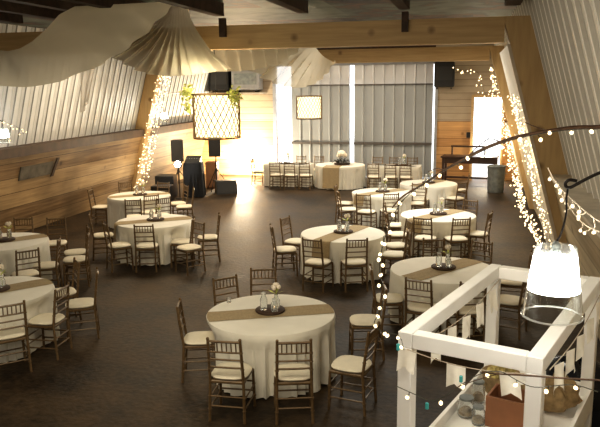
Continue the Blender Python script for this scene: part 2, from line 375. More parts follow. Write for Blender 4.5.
# ------------------------------------------------------------------ chairs
def bamboo(p0, p1, r, joints):
    p0, p1 = Vector(p0), Vector(p1); pts = [p0]; rs = [r]
    L_ = (p1-p0).length
    for t in joints:
        for dt, k in ((-.008, 1), (-.004, 1.35), (.004, 1.35), (.008, 1)):
            pts.append(p0.lerp(p1, t+dt/L_)); rs.append(r*k)
    pts.append(p1); rs.append(r*.92); return pts, rs
def make_chair(label):
    t = thing('chiavari_chair', label, 'chair', group='chiavari chairs')
    for sx in (-1, 1):
        p, r = bamboo((sx*.195, .195, 0), (sx*.185, .185, .44), .0165, (.3, .62)); MB().tube(p, r, 7).build('leg', M_chair, t, True)
        m = MB(); a, r1 = bamboo((sx*.19, -.215, 0), (sx*.18, -.185, .45), .0165, (.3, .62)); b2, r2 = bamboo((sx*.18, -.185, .45), (sx*.172, -.245, .925), .0165, (.3, .5, .7))
        m.tube(a[:-1]+b2, r1[:-1]+r2, 7); m.ball((sx*.172, -.246, .93), .018, 7, 4); m.build('leg', M_chair, t, True)
    m = MB(); m.box((0, 0, .437), (.385, .39, .034), bev=.008); m.build('seat_frame', M_chair, t)
    m = MB(); prof = [(.165, .0), (.198, .010), (.206, .026), (.194, .044), (.14, .056), (.02, .059)]
    n = 28; vs = []; fs = []
    for (r, z) in prof:
        for k in range(n):
            an = 2*PI*k/n; c, s_ = math.cos(an), math.sin(an); q = (abs(c)**3.2+abs(s_)**3.2)**(-1/3.2); vs.append((r*q*c, r*q*s_+.005, .454+z))
    for i in range(len(prof)-1):
        for k in range(n): fs.append((i*n+k, i*n+(k+1) % n, (i+1)*n+(k+1) % n, (i+1)*n+k))
    fs += [tuple(reversed(range(n))), tuple(range((len(prof)-1)*n, len(prof)*n))]
    m.add(vs, fs); m.build('seat_cushion', M_cushion, t, True)
    m = MB()
    def yb(z): return -.185-(z-.45)*.126
    for z, r in ((.905, .014), (.785, .0105), (.70, .0105), (.61, .0105)):
        m.tube([(-.178, yb(z), z), (-.09, yb(z)-.008, z), (.09, yb(z)-.008, z), (.178, yb(z), z)], r, 6)
    for k in range(6):
        x = -.125+k*.05; m.tube([(x, yb(.785)-.007, .785), (x, yb(.905)-.007, .905)], .0075, 5)
    m.build('backrest', M_chair, t, True)
    for pts in ([[(-.19, .19, z), (.19, .19, z)] for z in (.19, .3)], [[(-.188, -.2, z), (.188, -.2, z)] for z in (.17, .28)],
                [[(-.192, -.207, z), (-.192, .19, z)] for z in (.15, .26)], [[(.192, -.207, z), (.192, .19, z)] for z in (.15, .26)]):
        m = MB()
        for p in pts: m.tube(p, .0095, 6)
        m.build('stretcher', M_chair, t, True)
    return t
proto_chair = None
chair_pos = []
def put_chair(x, y, rz, label):
    global proto_chair
    for (a, b_, l) in chair_pos:
        d = math.hypot(a-x, b_-y)
        if d < .43: print('CHAIR CLOSE %.2f' % d, label, '|', l)
    chair_pos.append((x, y, label))
    if proto_chair is None:
        proto_chair = make_chair(label); proto_chair.location = (x, y, 0); proto_chair.rotation_euler = (0, 0, rz); return proto_chair
    return dup(proto_chair, (x, y, 0), rz, label)

# ------------------------------------------------------------------ round tables
def dent_limits(path, chairs, rot, R=.772):
    # how far in each column of a round cloth must give way to chairs pushed under the table edge
    n = len(path); lim = [9.0]*n
    for i in range(n):
        a = 2*PI*i/n+rot; dx, dy = math.cos(a), math.sin(a)
        for (cx, cy, fa) in chairs:
            if math.hypot(cx, cy) > 1.5: continue
            ux, uy = math.cos(fa), math.sin(fa)
            r = .45
            while r < 1.0:
                px, py = dx*r-cx, dy*r-cy; f, l = px*ux+py*uy, -px*uy+py*ux
                if -.28 < f < .228 and abs(l) < .232: lim[i] = min(lim[i], r-.01); break
                r += .01
    for _ in range(2):
        for k in list(range(n))+list(range(n)): lim[k] = min(lim[k], lim[k-1]+.028)
        for k in list(range(n-1, -1, -1))+list(range(n-1, -1, -1)): lim[k] = min(lim[k], lim[(k+1) % n]+.028)
    return lim
def cloth_mesh(path, hz=.768, flare=.03, folds=1.0, seed=0, rows=14, hem=.012, lim=None):
    rnd = random.Random(seed); n = len(path); m = MB(); vs = []; fs = []
    ph = [rnd.uniform(0, 2*PI) for _ in range(4)]; per = 0; ss = [0]
    for i in range(n): per += (Vector(path[i][0])-Vector(path[(i+1) % n][0])).length; ss.append(per)
    def wav(s_):
        u = s_/per*2*PI; k = max(6, round(per/.3))
        return .55*math.sin(k*u+ph[0]+1.3*math.sin(3*u+ph[1]))+.3*math.sin(round(k*1.7)*u+ph[2])+.25*math.sin(round(k*.45)*u+ph[3])
    rings = []
    for j in range(rows+1):
        t = j/rows
        if j == 0: z, off, am = hz, -.03, 0
        elif j == 1: z, off, am = hz-.004, 0.002, .0
        else:
            q = (j-1)/(rows-1); z = hz-.006-(hz-.006-hem)*q; off = .012+flare*q**.8; am = .125*folds*q**.42*min(1, max(0, (.732-z)/.16))
        ring = []
        for i in range(n):
            (px, py), (nx, ny) = path[i]; o = off-am*abs(wav(ss[i]))*1.05; zz = z if j < rows else z+.012*(1+wav(ss[i]+.2))*.5
            if lim and j > 1:
                r0 = math.hypot(px, py)
                if r0+o > lim[i]:
                    t3 = min(1, max(0, (.742-z)/.16)); o = o+(lim[i]-r0-o)*t3
            ring.append((px+nx*o, py+ny*o, zz))
        rings.append(ring)
    for r in rings: vs += r
    for j in range(rows):
        for i in range(n): fs.append((j*n+i, (j+1)*n+i, (j+1)*n+(i+1) % n, j*n+(i+1) % n))
    # top
    inner_ = [((p[0][0]-path[i][1][0]*.25), (p[0][1]-path[i][1][1]*.25), hz+.001) for i, p in enumerate(path)]
    o = len(vs); vs += inner_
    for i in range(n): fs.append((i, (i+1) % n, o+(i+1) % n, o+i))
    fs.append(tuple(range(o, o+n)))
    m.add(vs, fs); return m
def circ(r, n=128): return [((r*math.cos(2*PI*i/n), r*math.sin(2*PI*i/n)), (math.cos(2*PI*i/n), math.sin(2*PI*i/n))) for i in range(n)]
def rrect(w, d, r=.06, n=40):
    out = []
    def seg(a, b_, nn, nrm):
        for i in range(nn):
            t = i/nn; out.append(((a[0]+(b_[0]-a[0])*t, a[1]+(b_[1]-a[1])*t), nrm))
    x, y = w/2, d/2
    def arc(cx, cy, a0):
        for i in range(6): a = a0+PI/2*i/6; out.append(((cx+r*math.cos(a), cy+r*math.sin(a)), (math.cos(a), math.sin(a))))
    seg((-x+r, -y), (x-r, -y), n, (0, -1)); arc(x-r, -y+r, -PI/2)
    seg((x, -y+r), (x, y-r), n//2, (1, 0)); arc(x-r, y-r, 0)
    seg((x-r, y), (-x+r, y), n, (0, 1)); arc(-x+r, y-r, PI/2)
    seg((-x, y-r), (-x, -y+r), n//2, (-1, 0)); arc(-x+r, -y+r, PI)
    return out
proto_table = None
def put_table(x, y, label, r=.762):
    global proto_table
    if proto_table and abs(r-.762) < .001: return dup(proto_table, (x, y, 0), 0, label)
    t = thing('round_table', label, 'table', (x, y, 0), group='cloth covered tables')
    MB().lathe([(r-.012, .735), (r-.005, .74), (r-.005, .757), (r-.012, .76)], 48).build('tabletop', M_desk, t)
    for sx in (-1, 1):
        for sy in (-1, 1): MB().tube([(sx*.38, sy*.38, 0), (sx*.36, sy*.36, .736)], .016, 8).build('leg', M_iron, t)
    if abs(r-.762) < .001: proto_table = t
    return t
def runner_mesh(r, w, d0, d1):
    # strip along local X over a round cloth of radius r; its ends hang down by d0 (-X end) and d1 (+X end)
    m = MB(); P = []; R = r-.004; n = 24
    def end(d):
        if d <= 0: return []
        return [(.022, -.012), (.04, -.04)]+[(.042+.026*k/4, -.04-(d-.04)*k/4) for k in range(1, 5)]
    st = [(-R-o, .774+z) for o, z in reversed(end(d0))]+[(-R+2*R*i/n, .774) for i in range(n+1)]+[(R+o, .774+z) for o, z in end(d1)]
    for (x, z) in st:
        row = []
        for k in range(9):
            yy = -w/2+w*k/8; lim = math.sqrt(max(R*R-yy*yy, 0))
            xx = x*lim/R if abs(x) <= R else math.copysign(lim+abs(x)-R, x)
            row.append((xx, yy, z+.002*math.sin(k*2+xx*9)))
        P.append(row)
    m.grid(P); return m

def flower(m, c, r, rnd):
    for _ in range(9):
        a = rnd.uniform(0, 2*PI); e_ = rnd.uniform(-.3, 1.2); d = Vector((math.cos(a)*math.cos(e_), math.sin(a)*math.cos(e_), math.sin(e_)))
        m.ball(Vector(c)+d*r*.62, r*.5, 6, 4)
def centrepiece(x, y, where, big=False, jars=2, seed=0, z=.776, s=1.0):
    rnd = random.Random(seed+50)
    m = MB(); rr = .145*s; prof = []
    m.lathe([(rr*.97, 0), (rr, .006), (rr*1.01, .02), (rr*.97, .028)], 22); o = m.build('wood_slice', M_slice, None, True, (x, y, z))
    tag(o, 'dark round wood slice centrepiece base on the %s' % where, 'wood slice', 'table centrepieces')
    spots = [(-.055, -.03, .17), (.05, .045, .13), (.06, -.055, .12)][:jars]
    for i, (jx_, jy_, h) in enumerate(spots):
        h *= s; jx_ *= s; jy_ *= s; t = thing('glass_jar', '%s clear glass jar on the %s' % (('tallest', 'middle', 'shortest')[i], where), 'jar', (x+jx_, y+jy_, z+.029), 0, 'table centrepieces')
        jb = MB().lathe([(.03*s, 0), (.036*s, .01), (.036*s, h*.6), (.02*s, h*.8), (.02*s, h), (.016*s, h), (.016*s, h*.8), (.031*s, h*.6), (.031*s, .014), (.02*s, .008)], 14).build('body', M_glass, t, True); 
        MB().lathe([(.022*s, h-.012*s), (.024*s, h-.008*s), (.022*s, h)], 12, caps=False).build('rim', M_white, t, True)
        if i == (1 if not big else 0) or big:
            m = MB(); f = (0, 0, h+.05*s); m2 = MB()
            m.tube([(0, 0, .02), (.0, .0, h+.06*s)], .003*s, 5)
            for k in range(4):
                a = k*1.6; m.grid([[(0, 0, h+.01), (.05*s*math.cos(a+.3), .05*s*math.sin(a+.3), h+.03*s)], [(.05*s*math.cos(a-.3), .05*s*math.sin(a-.3), h+.035*s), (.085*s*math.cos(a), .085*s*math.sin(a), h+.045*s)]])
            t2 = thing('flower_sprig', 'pale blossom sprig in a jar on the %s' % where + '', 'flower', (x+jx_, y+jy_, z+.03), 0, 'table centrepieces')
            m.build('stem', M_leaf, t2); flower(m2, (0, 0, h+.075*s), (.05 if big else .045)*s, rnd); m2.build('blossom', M_flower, t2, True)

def facing(u, alpha): return YAW - math.atan((u-300)/FPX) + math.radians(alpha)
TABLES = {
 'T1': (-2.27, 7.72, 'nearest middle round table'),
 'T2': (-2.22, 12.40, 'second middle-row table'),
 'T5': (-6.23, 12.87, 'aisle table before the plank wall'),
 'T8': (-.58, 14.55, 'second table past the white frame'),
 'T9': (-2.10, 17.43, 'third middle-row table'),
 'T10': (-.31, 10.18, 'table just past the white frame'),
 'TN': (-6.22, 7.83, 'nearest plank-wall table'),
 'TF': (-8.11, 10.58, 'table by the wall hatch'),
 'T6': (-8.09, 15.91, 'table by the lit plank-wall post'),
 'T11': (-1.05, 19.25, 'farthest table toward the trash can'),
}
RUN = {'T1': ((205, 322), (335, 313)), 'T2': ((318, 246), (370, 226)), 'T5': ((115, 224), (192, 218)), 'T8': ((404, 226), (474, 210)), 'T9': ((354, 198), (412, 190)),
       'T10': ((405, 280), (480, 258)), 'TN': ((-60, 306), (54, 285)), 'TF': ((-40, 252), (47, 240)), 'T6': ((112, 200), (168, 196)), 'T11': ((403, 190), (455, 178))}
CH = {
 'T1': [('b', 224, 341, 'near side, first from the plank wall', 73), ('b', 294, 342, 'near side, second from the plank wall', 93), ('s', 203, 338, 'end toward the plank wall'), ('s', 352, 364, 'white-frame side, pulled away nearest the frame', 160), ('s', 366, 320, 'white-frame side, farther from the frame', 185), ('b', 228, 279, 'far side, nearer the plank wall'), ('b', 262, 270, 'far side, nearer the white frame')],
 'T2': [('b', 312, 240, 'near side, first from the aisle'), ('b', 357, 240, 'near side, second from the aisle'), ('s', 285, 249, 'aisle side, nearer', 8), ('s', 296, 241, 'aisle side, farther', -30), ('s', 394, 254, 'white-frame side, nearer', 175), ('s', 397, 245, 'white-frame side, farther', 200)],
 'T9': [('b', 362, 195, 'near side, nearer the aisle'), ('b', 391, 194, 'near side, farther from the aisle'), ('s', 349, 209, 'aisle side, nearer', 10), ('s', 345, 203, 'aisle side, farther', -10), ('s', 416, 203, 'side away from the aisle', 180)],
 'T8': [('b', 428, 215, 'near side, nearer the middle row'), ('b', 457, 217, 'near side, farther from the middle row'), ('s', 475, 233, 'post side, back to the lit post', 165), ('b', 470, 201, 'far side'), ('s', 397, 225, 'middle-row side, farther', 0), ('s', 398, 234, 'middle-row side, nearer', 10)],
 'T10': [('b', 422, 278, 'near side, closest to the frame corner post'), ('s', 388, 298, 'middle-row side', 5), ('b', 434, 240, 'far side, nearer the middle row'), ('b', 482, 243, 'far side, nearer the lit post'), ('s', 466, 309, 'near side, seen behind the hanging flags'), ('s', 513, 281, 'post side, farther', 178), ('s', 509, 300, 'post side, nearer', 165)],
 'T11': [('b', 442, 180, 'near side, nearer the trash can'), ('b', 424, 181, 'near side, farther from the trash can'), ('s', 460, 190, 'end toward the trash can', 180)],
 'T5': [('b', 141, 225, 'near side'), ('s', 122, 245, 'plank-wall side, nearest', 15), ('s', 103, 235, 'plank-wall side, farther', 0), ('s', 184, 243, 'aisle side, nearest', 172), ('s', 208, 237, 'aisle side, pulled farthest out', 182), ('b', 198, 222, 'aisle side, farthest back', 215)],
 'T6': [('b', 138, 204, 'near side, nearest the plank wall'), ('b', 150, 197, 'near side, middle'), ('b', 164, 200, 'near side, farthest from the plank wall'), ('s', 184, 206, 'end toward the open floor', 180), ('b', 178, 187, 'far side, nearer the speakers'), ('b', 160, 184, 'far side, nearer the lit post'), ('b', 122, 181, 'plank-wall side, farther'), ('b', 107, 190, 'plank-wall side, nearer')],
 'TF': [('b', 23, 219, 'far side, nearer the hatch'), ('b', 56, 219, 'far side, farther from the hatch', 262), ('s', 45, 266, 'aisle side, nearest', 172), ('s', 76, 252, 'aisle side, farthest', 185), ('s', 70, 260, 'aisle side, middle', 175), ('b', 27, 258, 'near side, nearer the aisle'), ('b', 2, 259, 'near side, farther from the aisle')],
 'TN': [('s', 40, 318, 'aisle side, nearest', 150), ('s', 81, 303, 'aisle side, pulled out', 178), ('s', 62, 292, 'aisle side, farthest', 190), ('b', 9, 305, 'near side, half out of frame')],
}
t = thing('votive_glass', 'small lone votive glass on the nearest middle round table', 'candle glass', tuple(on_z(229, 303, .772)))
MB().lathe([(.02, 0), (.026, .008), (.03, .07), (.027, .07), (.023, .012), (.01, .01)], 14).build('body', M_glass, t, True); MB().lathe([(.0205, .014), (.022, .03)], 12).build('wax', M_white, t, True)
plan = []
for k, lst in CH.items():
    tx, ty, w = TABLES[k]
    for ent in lst:
        kind, u, v, lab = ent[:4]; al = ent[4] if len(ent) > 4 else None
        if kind == 's':
            p = on_z(u, v, .48); x, y = p.x, p.y
        else:
            p = on_z(u, v, .91); d = Vector((tx-p.x, ty-p.y)).normalized() if al is None else Vector((math.cos(facing(u, al)), math.sin(facing(u, al))))
            x, y = p.x+d.x*.235, p.y+d.y*.235
        r = math.hypot(x-tx, y-ty); r2 = min(max(r, .84 if kind == 's' else 1.0), 1.5 if kind == 's' else 1.3)
        x, y = tx+(x-tx)*r2/r, ty+(y-ty)*r2/r
        plan.append([x, y, None if al is None else facing(u, al), k, 'chiavari chair, %s, %s' % (w, lab)])
for _ in range(120):                                            # keep neighbours a chair's width apart and out of the cloths
    for a in range(len(plan)):
        for b_ in range(a+1, len(plan)):
            dx, dy = plan[b_][0]-plan[a][0], plan[b_][1]-plan[a][1]; d = math.hypot(dx, dy)
            if d < .56:
                f = (.56-d)/2/max(d, 1e-4); plan[a][0] -= dx*f; plan[a][1] -= dy*f; plan[b_][0] += dx*f; plan[b_][1] += dy*f
    for c_ in plan:
        for (tx, ty, _w) in TABLES.values():
            dx, dy = c_[0]-tx, c_[1]-ty; d = math.hypot(dx, dy)
            fa = math.atan2(TABLES[c_[3]][1]-c_[1], TABLES[c_[3]][0]-c_[0]) if c_[2] is None else c_[2]
            ph = math.atan2(-dy, -dx)-fa; ex_ = max(.2*(abs(math.cos(ph))+abs(math.sin(ph))), .245*abs(math.cos(ph)) if math.cos(ph) < 0 else 0)
            lim = (.655 if TABLES[c_[3]][:2] == (tx, ty) and c_[4] != 'x' else .86)+ex_
            if d < lim: c_[0], c_[1] = tx+dx/d*lim, ty+dy/d*lim
DROP = {'T2': .3, 'T5': .3, 'T8': .25, 'T9': .25}
for i, (k, (x, y, w)) in enumerate(TABLES.items()):
    put_table(x, y, 'folding table hidden under the cloth of the %s' % w)
    cl = cloth_mesh(circ(.772), seed=i, rows=20, lim=dent_limits(circ(.772), [(c_[0]-x, c_[1]-y, math.atan2(TABLES[c_[3]][1]-c_[1], TABLES[c_[3]][0]-c_[0]) if c_[2] is None else c_[2]) for c_ in plan], i*.7)).build('tablecloth', M_cloth, None, True, (x, y, 0)); cl.rotation_euler = (0, 0, i*.7)
    tag(cl, 'ivory floor-length tablecloth on the %s' % w, 'tablecloth', 'ivory tablecloths')
    p, q = RUN[k]; a = on_z(*p, .77); b_ = on_z(*q, .77); an = math.atan2(b_.y-a.y, b_.x-a.x)
    o = runner_mesh(.772, .36, DROP.get(k, 0), 0).build('table_runner', M_burlap, None, False, (x, y, 0)); o.rotation_euler = (0, 0, an)
    tag(o, 'tan burlap runner across the %s' % w, 'table runner', 'burlap runners')
    centrepiece(x+(0 if k != 'T1' else -.02), y+.05, w, jars=3 if k in ('T10', 'T2', 'T1') else 2, seed=i, s=1.25)
for x, y, al, k, lab in plan:
    tx, ty, w = TABLES[k]
    put_chair(x, y, (math.atan2(ty-y, tx-x) if al is None else al)-PI/2, lab)

# ------------------------------------------------------------------ head table along the barn doors
HY = 23.35
def long_table(x0, x1, where):
    w, cx = x1-x0, (x0+x1)/2
    t = thing('banquet_table', 'long folding table hidden under the cloth of the %s' % where, 'table', (cx, HY, 0), group='cloth covered tables')
    MB().box((0, 0, .748), (w-.08, .69, .024)).build('tabletop', M_desk, t)
    for sx in (-1, 1):
        for sy in (-1, 1): MB().tube([(sx*(w/2-.15), sy*.3, 0), (sx*(w/2-.15), sy*.3, .737)], .016, 8).build('leg', M_iron, t)
    o = cloth_mesh(rrect(w+.02, .78), seed=int(w*100), flare=.03, folds=.8).build('tablecloth', M_cloth, None, True, (cx, HY, 0))
    tag(o, 'ivory tablecloth on the %s' % where, 'tablecloth', 'ivory tablecloths')
    centrepiece(cx-.1 if x0 < -5 else cx+.25, HY, where, seed=int(abs(x0)*10), s=1.4)
long_table(-6.92, -5.3, 'head table half toward the speakers')
long_table(-3.28, -1.55, 'head table half toward the trash can')
put_table(-4.28, 23.35, 'larger round table hidden under the cloth at the middle of the head table', r=.83)
o = cloth_mesh(circ(.842), seed=77, flare=.05, folds=.9).build('tablecloth', M_cloth, None, True, (-4.28, 23.35, 0)); tag(o, 'ivory tablecloth on the round middle of the head table', 'tablecloth', 'ivory tablecloths')
# runner hanging down the front of the round head table
m = MB(); m.grid([[(-.28+.56*k/6, -.3, .775) for k in range(7)], [(-.28+.56*k/6, -.86, .775) for k in range(7)], [(-.28+.56*k/6, -.915, .755) for k in range(7)], [(-.28+.56*k/6, -.95-.006*(k % 2), .4) for k in range(7)], [(-.28+.56*k/6, -.985-.01*(k % 2), .08) for k in range(7)]])
tag(m.build('table_runner', M_burlap, None, False, (-4.42, 23.35, 0)), 'burlap runner hanging down the front of the round head table', 'table runner', 'burlap runners')
t = thing('flower_arrangement', 'dark leafy arrangement with a white bloom on the round head table', 'flowers', (-4.2, 23.3, .777))
m = MB(); rnd = random.Random(4)
m.lathe([(.25, 0), (.28, .03), (.27, .05)], 20); m.build('tray', M_slice, t, True)
m = MB()
for _ in range(90):
    a, r = rnd.uniform(0, 2*PI), rnd.uniform(.05, .3); p = Vector((r*math.cos(a), r*math.sin(a), .05+rnd.uniform(0, .16)*(1-r/.4))); d = Vector((math.cos(a), math.sin(a), rnd.uniform(-.2, .8)))*.11; s_ = Vector((-math.sin(a), math.cos(a), 0))*.035
    m.add([p, p+d*.5+s_, p+d, p+d*.5-s_], [(0, 1, 2, 3)])
m.build('foliage', plain('dark_leaf', (.03, .028, .018), .6), t)
m = MB(); flower(m, (0, 0, .32), .17, rnd); m.build('bloom', M_flower, t, True)
for i, u in enumerate((276, 290.5, 305.5)): put_chair(on_y(u, 165, 22.5).x, 22.55, 0, 'chiavari chair before the long head table, %s from the speakers' % ('first', 'second', 'third')[i])
for i, u in enumerate((374, 391, 406)): put_chair(on_y(u, 165, 22.5).x, 22.55, 0, 'chiavari chair before the long head table, %s from the trash can' % ('third', 'second', 'first')[i])
put_chair(-7.2, 23.35, -PI/2, 'chiavari chair at the end of the head table, back to the bright corner')
for i, u in enumerate((283, 300, 318)): put_chair(on_y(u, 160, 24.3).x, 24.25, PI, 'chiavari chair behind the head table, %s from the bright corner' % ('first', 'second', 'third')[i])
for i, u in enumerate((377, 394, 412)): put_chair(on_y(u, 160, 24.3).x, 24.25, PI, 'chiavari chair behind the head table, %s from the trash can' % ('third', 'second', 'first')[i])

# ------------------------------------------------------------------ DJ corner
def speaker(x, y, z, label, rz, w=.4, d=.4, h=.7, tilt=0):
    t = thing('loudspeaker', label, 'speaker', (x, y, z), rz, None)
    Rm = Matrix.Rotation(tilt, 3, 'X')
    m = MB(); m.hexa([(-w/2, -d/2, 0), (w/2, -d/2, 0), (w*.36, d/2, 0), (-w*.36, d/2, 0)], [(-w/2, -d/2, h), (w/2, -d/2, h), (w*.36, d/2, h), (-w*.36, d/2, h)]); cb = m.build('cabinet', M_black, t)
    MB().box((0, -d/2-.008, h/2), (w*.9, .014, h*.93), bev=.005).build('grille', M_grille, t)
    return t
def tripod(x, y, top, label):
    t = thing('speaker_stand', label, 'stand', (x, y, 0))
    po = MB().tube([(0, 0, .25), (0, 0, top)], .022, 8).build('pole', M_iron, t)
    MB().lathe([(.035, .62), (.045, .64), (.045, .72), (.035, .74)], 10).build('collar', M_iron, po)
    for k in range(3):
        a = 2*PI*k/3+.5; MB().tube([(.03*math.cos(a), .03*math.sin(a), .7), (.5*math.cos(a), .5*math.sin(a), .012)], .014, 6).build('leg', M_iron, t)
        MB().tube([(.02*math.cos(a), .02*math.sin(a), .28), (.27*math.cos(a), .27*math.sin(a), .34)], .008, 5).build('brace', M_iron, t)
tripod(-9.4, 21.4, 1.03, 'black speaker stand behind the draped booth')
speaker(-9.4, 21.4, 1.03, 'black loudspeaker high on a stand beside the plank wall', .35)
tripod(-8.25, 21.9, 1.15, 'black tripod stand in the open, in front of the brown case')
speaker(-8.25, 21.9, 1.15, 'black loudspeaker on the open tripod, under the big lattice lantern', .2)
t = thing('stage_monitor', 'black wedge monitor lying on the floor by the tripod', 'speaker', (-7.72, 21.35, 0), .5)
m = MB(); m.hexa([(-.34, -.25, 0), (.34, -.25, 0), (.34, .25, 0), (-.34, .25, 0)], [(-.34, -.12, .42), (.34, -.12, .42), (.34, .25, .42), (-.34, .25, .42)]); m.build('cabinet', M_black, t)
m = MB(); m.hexa([(-.3, -.255, .04), (.3, -.255, .04), (.3, -.235, .03), (-.3, -.235, .03)], [(-.3, -.15, .39), (.3, -.15, .39), (.3, -.12, .39), (-.3, -.12, .39)]); m.build('grille', M_grille, t)
t = thing('equipment_case', 'brown wooden speaker case standing behind the open tripod', 'case', (-8.62, 22.5, 0), .1)
MB().box((0, 0, .45), (.38, .4, .9), bev=.015).build('body', M_brownbox, t)
MB().box((0, -.207, .45), (.32, .014, .82)).build('front_panel', plain('tan_mesh', (.28, .14, .07), .7), t)
# draped dj booth
BT = on_z(190.5, 198, 0); BTX, BTY = BT.x, BT.y+.35
t = thing('equipment_booth', 'black cloth-draped booth with gear on top beside the speakers', 'booth', (BTX, BTY, 0), .2)
cloth_mesh(rrect(.54, .55), hz=1.1, flare=.06, folds=.7, seed=5).build('black_drape', M_blackcloth, t, True)
MB().box((0, 0, 1.08), (.44, .45, .03)).build('tabletop', M_desk, t)
t = thing('mixer', 'black mixing console sitting on the draped booth', 'mixer', (BTX, BTY, 1.104), .2)
m = MB(); m.hexa([(-.24, -.2, 0), (.24, -.2, 0), (.24, .2, 0), (-.24, .2, 0)], [(-.24, -.18, .05), (.24, -.18, .05), (.24, .2, .18), (-.24, .2, .18)]); m.build('body', M_black, t)
for k in range(6): MB().lathe([(.018, 0), (.014, .02)], 8, (-.2+.08*k, -.02, .1)).build('knob', M_metal, t)
t = thing('flood_lamp', 'small spotlight glaring white on a pole beside the booth', 'lamp', (BTX-.28, BTY-.52, 0), .1)
MB().tube([(0, 0, .03), (0, 0, .98)], .016, 8).build('pole', M_iron, t); MB().lathe([(.14, 0), (.14, .02), (.03, .04)], 16).build('base', M_iron, t)
MB().lathe([(.07, 0), (.1, .04), (.1, .2), (.06, .24)], 14, (0, .02, .98)).build('housing', M_black, t, True)
MB().ball((0, -.1, 1.1), .1, 12, 8).build('lens', M_flood, t, True)
for x, y, lab, h in ((-9.35, 20.3, 'low black equipment case nearest the plank wall', .7), (-9.1, 19.45, 'low black equipment case beside the draped booth', .5)):
    t = thing('equipment_case', lab, 'case', (x, y, 0), .15)
    MB().box((0, 0, h/2), (.6, .5, h), bev=.02).build('body', M_black, t); MB().box((0, -.256, h/2), (.18, .012, .05)).build('handle', M_metal, t)

# ------------------------------------------------------------------ bright far-corner desk and trash can
t = thing('bar_desk', 'dark wooden high desk before the bright doorway', 'desk', (.05, 24.5, 0), -.12)
MB().box((0, 0, .98), (1.9, .75, .06), bev=.012).build('desktop', M_desk, t); MB().box((0, -.3, .86), (1.8, .04, .18)).build('apron', M_desk, t)
for sx in (-.88, .88):
    for sy in (-.3, .3): MB().box((sx*.98, sy, .475), (.08, .08, .95)).build('leg', M_desk, t)
m = MB(); m.box((-.1, .33, 1.3), (1.2, .04, .06)); m.box((-.66, .33, 1.16), (.05, .04, .3)); m.box((.46, .33, 1.16), (.05, .04, .3)); m.build('back_rail', M_desk, t)
MB().box((0, 0, .25), (1.72, .06, .07)).build('stretcher', M_desk, t)
t = thing('trash_can', 'galvanized steel trash can beside the dark desk', 'trash can', (.88, 22.95, 0))
prof = [(.24, 0), (.25, .02)]
for k in range(9): prof += [(.25+.03*k/9+.006*(k % 2), .05+.085*k)]
prof += [(.3, .84), (.31, .86), (.29, .86), (.23, .05)]
MB().lathe(prof, 22).build('body', M_metal, t, True)
for s_ in (-1, 1): MB().tube([(s_*.29, -.06, .62), (s_*.34, -.04, .6), (s_*.34, .04, .6), (s_*.29, .06, .62)], .009, 6).build('handle', M_metal, t)
tag(MB().box((-.02, Y1-.03, 1.63), (.16, .05, .2), bev=.01).build('switch_box', M_black), 'small black switch box on the boards beside the bright doorway', 'switch box')
# boxes high on the back wall
def wall_box(x, z, w, h, d, mat, name, label):
    t = thing(name, label, name.replace('_', ' '), (x, Y1-.02-d/2, z))
    MB().box((0, 0, h/2), (w, d, h), bev=.02).build('cabinet', mat, t); MB().box((0, -d/2-.008, h*.55), (w*.8, .014, h*.55)).build('front_panel', M_grille if mat == M_black else M_metal, t)
    for s_ in (-1, 1): MB().box((s_*w*.35, .02, -.045), (.04, d-.04, .05)).build('bracket', M_iron, t)
wall_box(-.92, 3.34, .7, .86, .5, M_black, 'wall_heater', 'black box heater high on the back wall above the desk')
wall_box(-9.3, 3.3, .76, .8, .5, M_black, 'wall_heater', 'black box high in the back corner over the speakers')
wall_box(-8.25, 3.3, 1.1, .75, .5, M_greybox, 'metal_cabinet', 'grey metal box high on the back wall beside the barn doors')
m = MB(); m.box((-8.7, Y1-.3, 3.18), (2.3, .56, .05)); struct('trim_shelf_west', m, M_ledgetop)
# hatch on the plank wall
t = thing('wall_hatch', 'weathered grey board hatch on the plank wall', 'hatch', (0, 0, 0))
m = MB(); z0, z1, off = 1.36, 1.68, .1
m.hexa([(XL(z0, off), 13.95, z0), (XL(z0, off+.04), 13.95, z0), (XL(z0, off+.04), 15.2, z0), (XL(z0, off), 15.2, z0)], [(XL(z1, off), 13.95, z1), (XL(z1, off+.04), 13.95, z1), (XL(z1, off+.04), 15.25, z1), (XL(z1, off), 15.25, z1)]); m.build('board', M_hatch, t)
m = MB(); m.hexa([(XL(1.3, .07), 15.2, 1.3), (XL(1.3, .1), 15.2, 1.3), (XL(1.3, .1), 15.3, 1.3), (XL(1.3, .07), 15.3, 1.3)], [(XL(1.75, .07), 15.35, 1.75), (XL(1.75, .1), 15.35, 1.75), (XL(1.75, .1), 15.45, 1.75), (XL(1.75, .07), 15.45, 1.75)]); m.build('cleat', M_ledge, t)

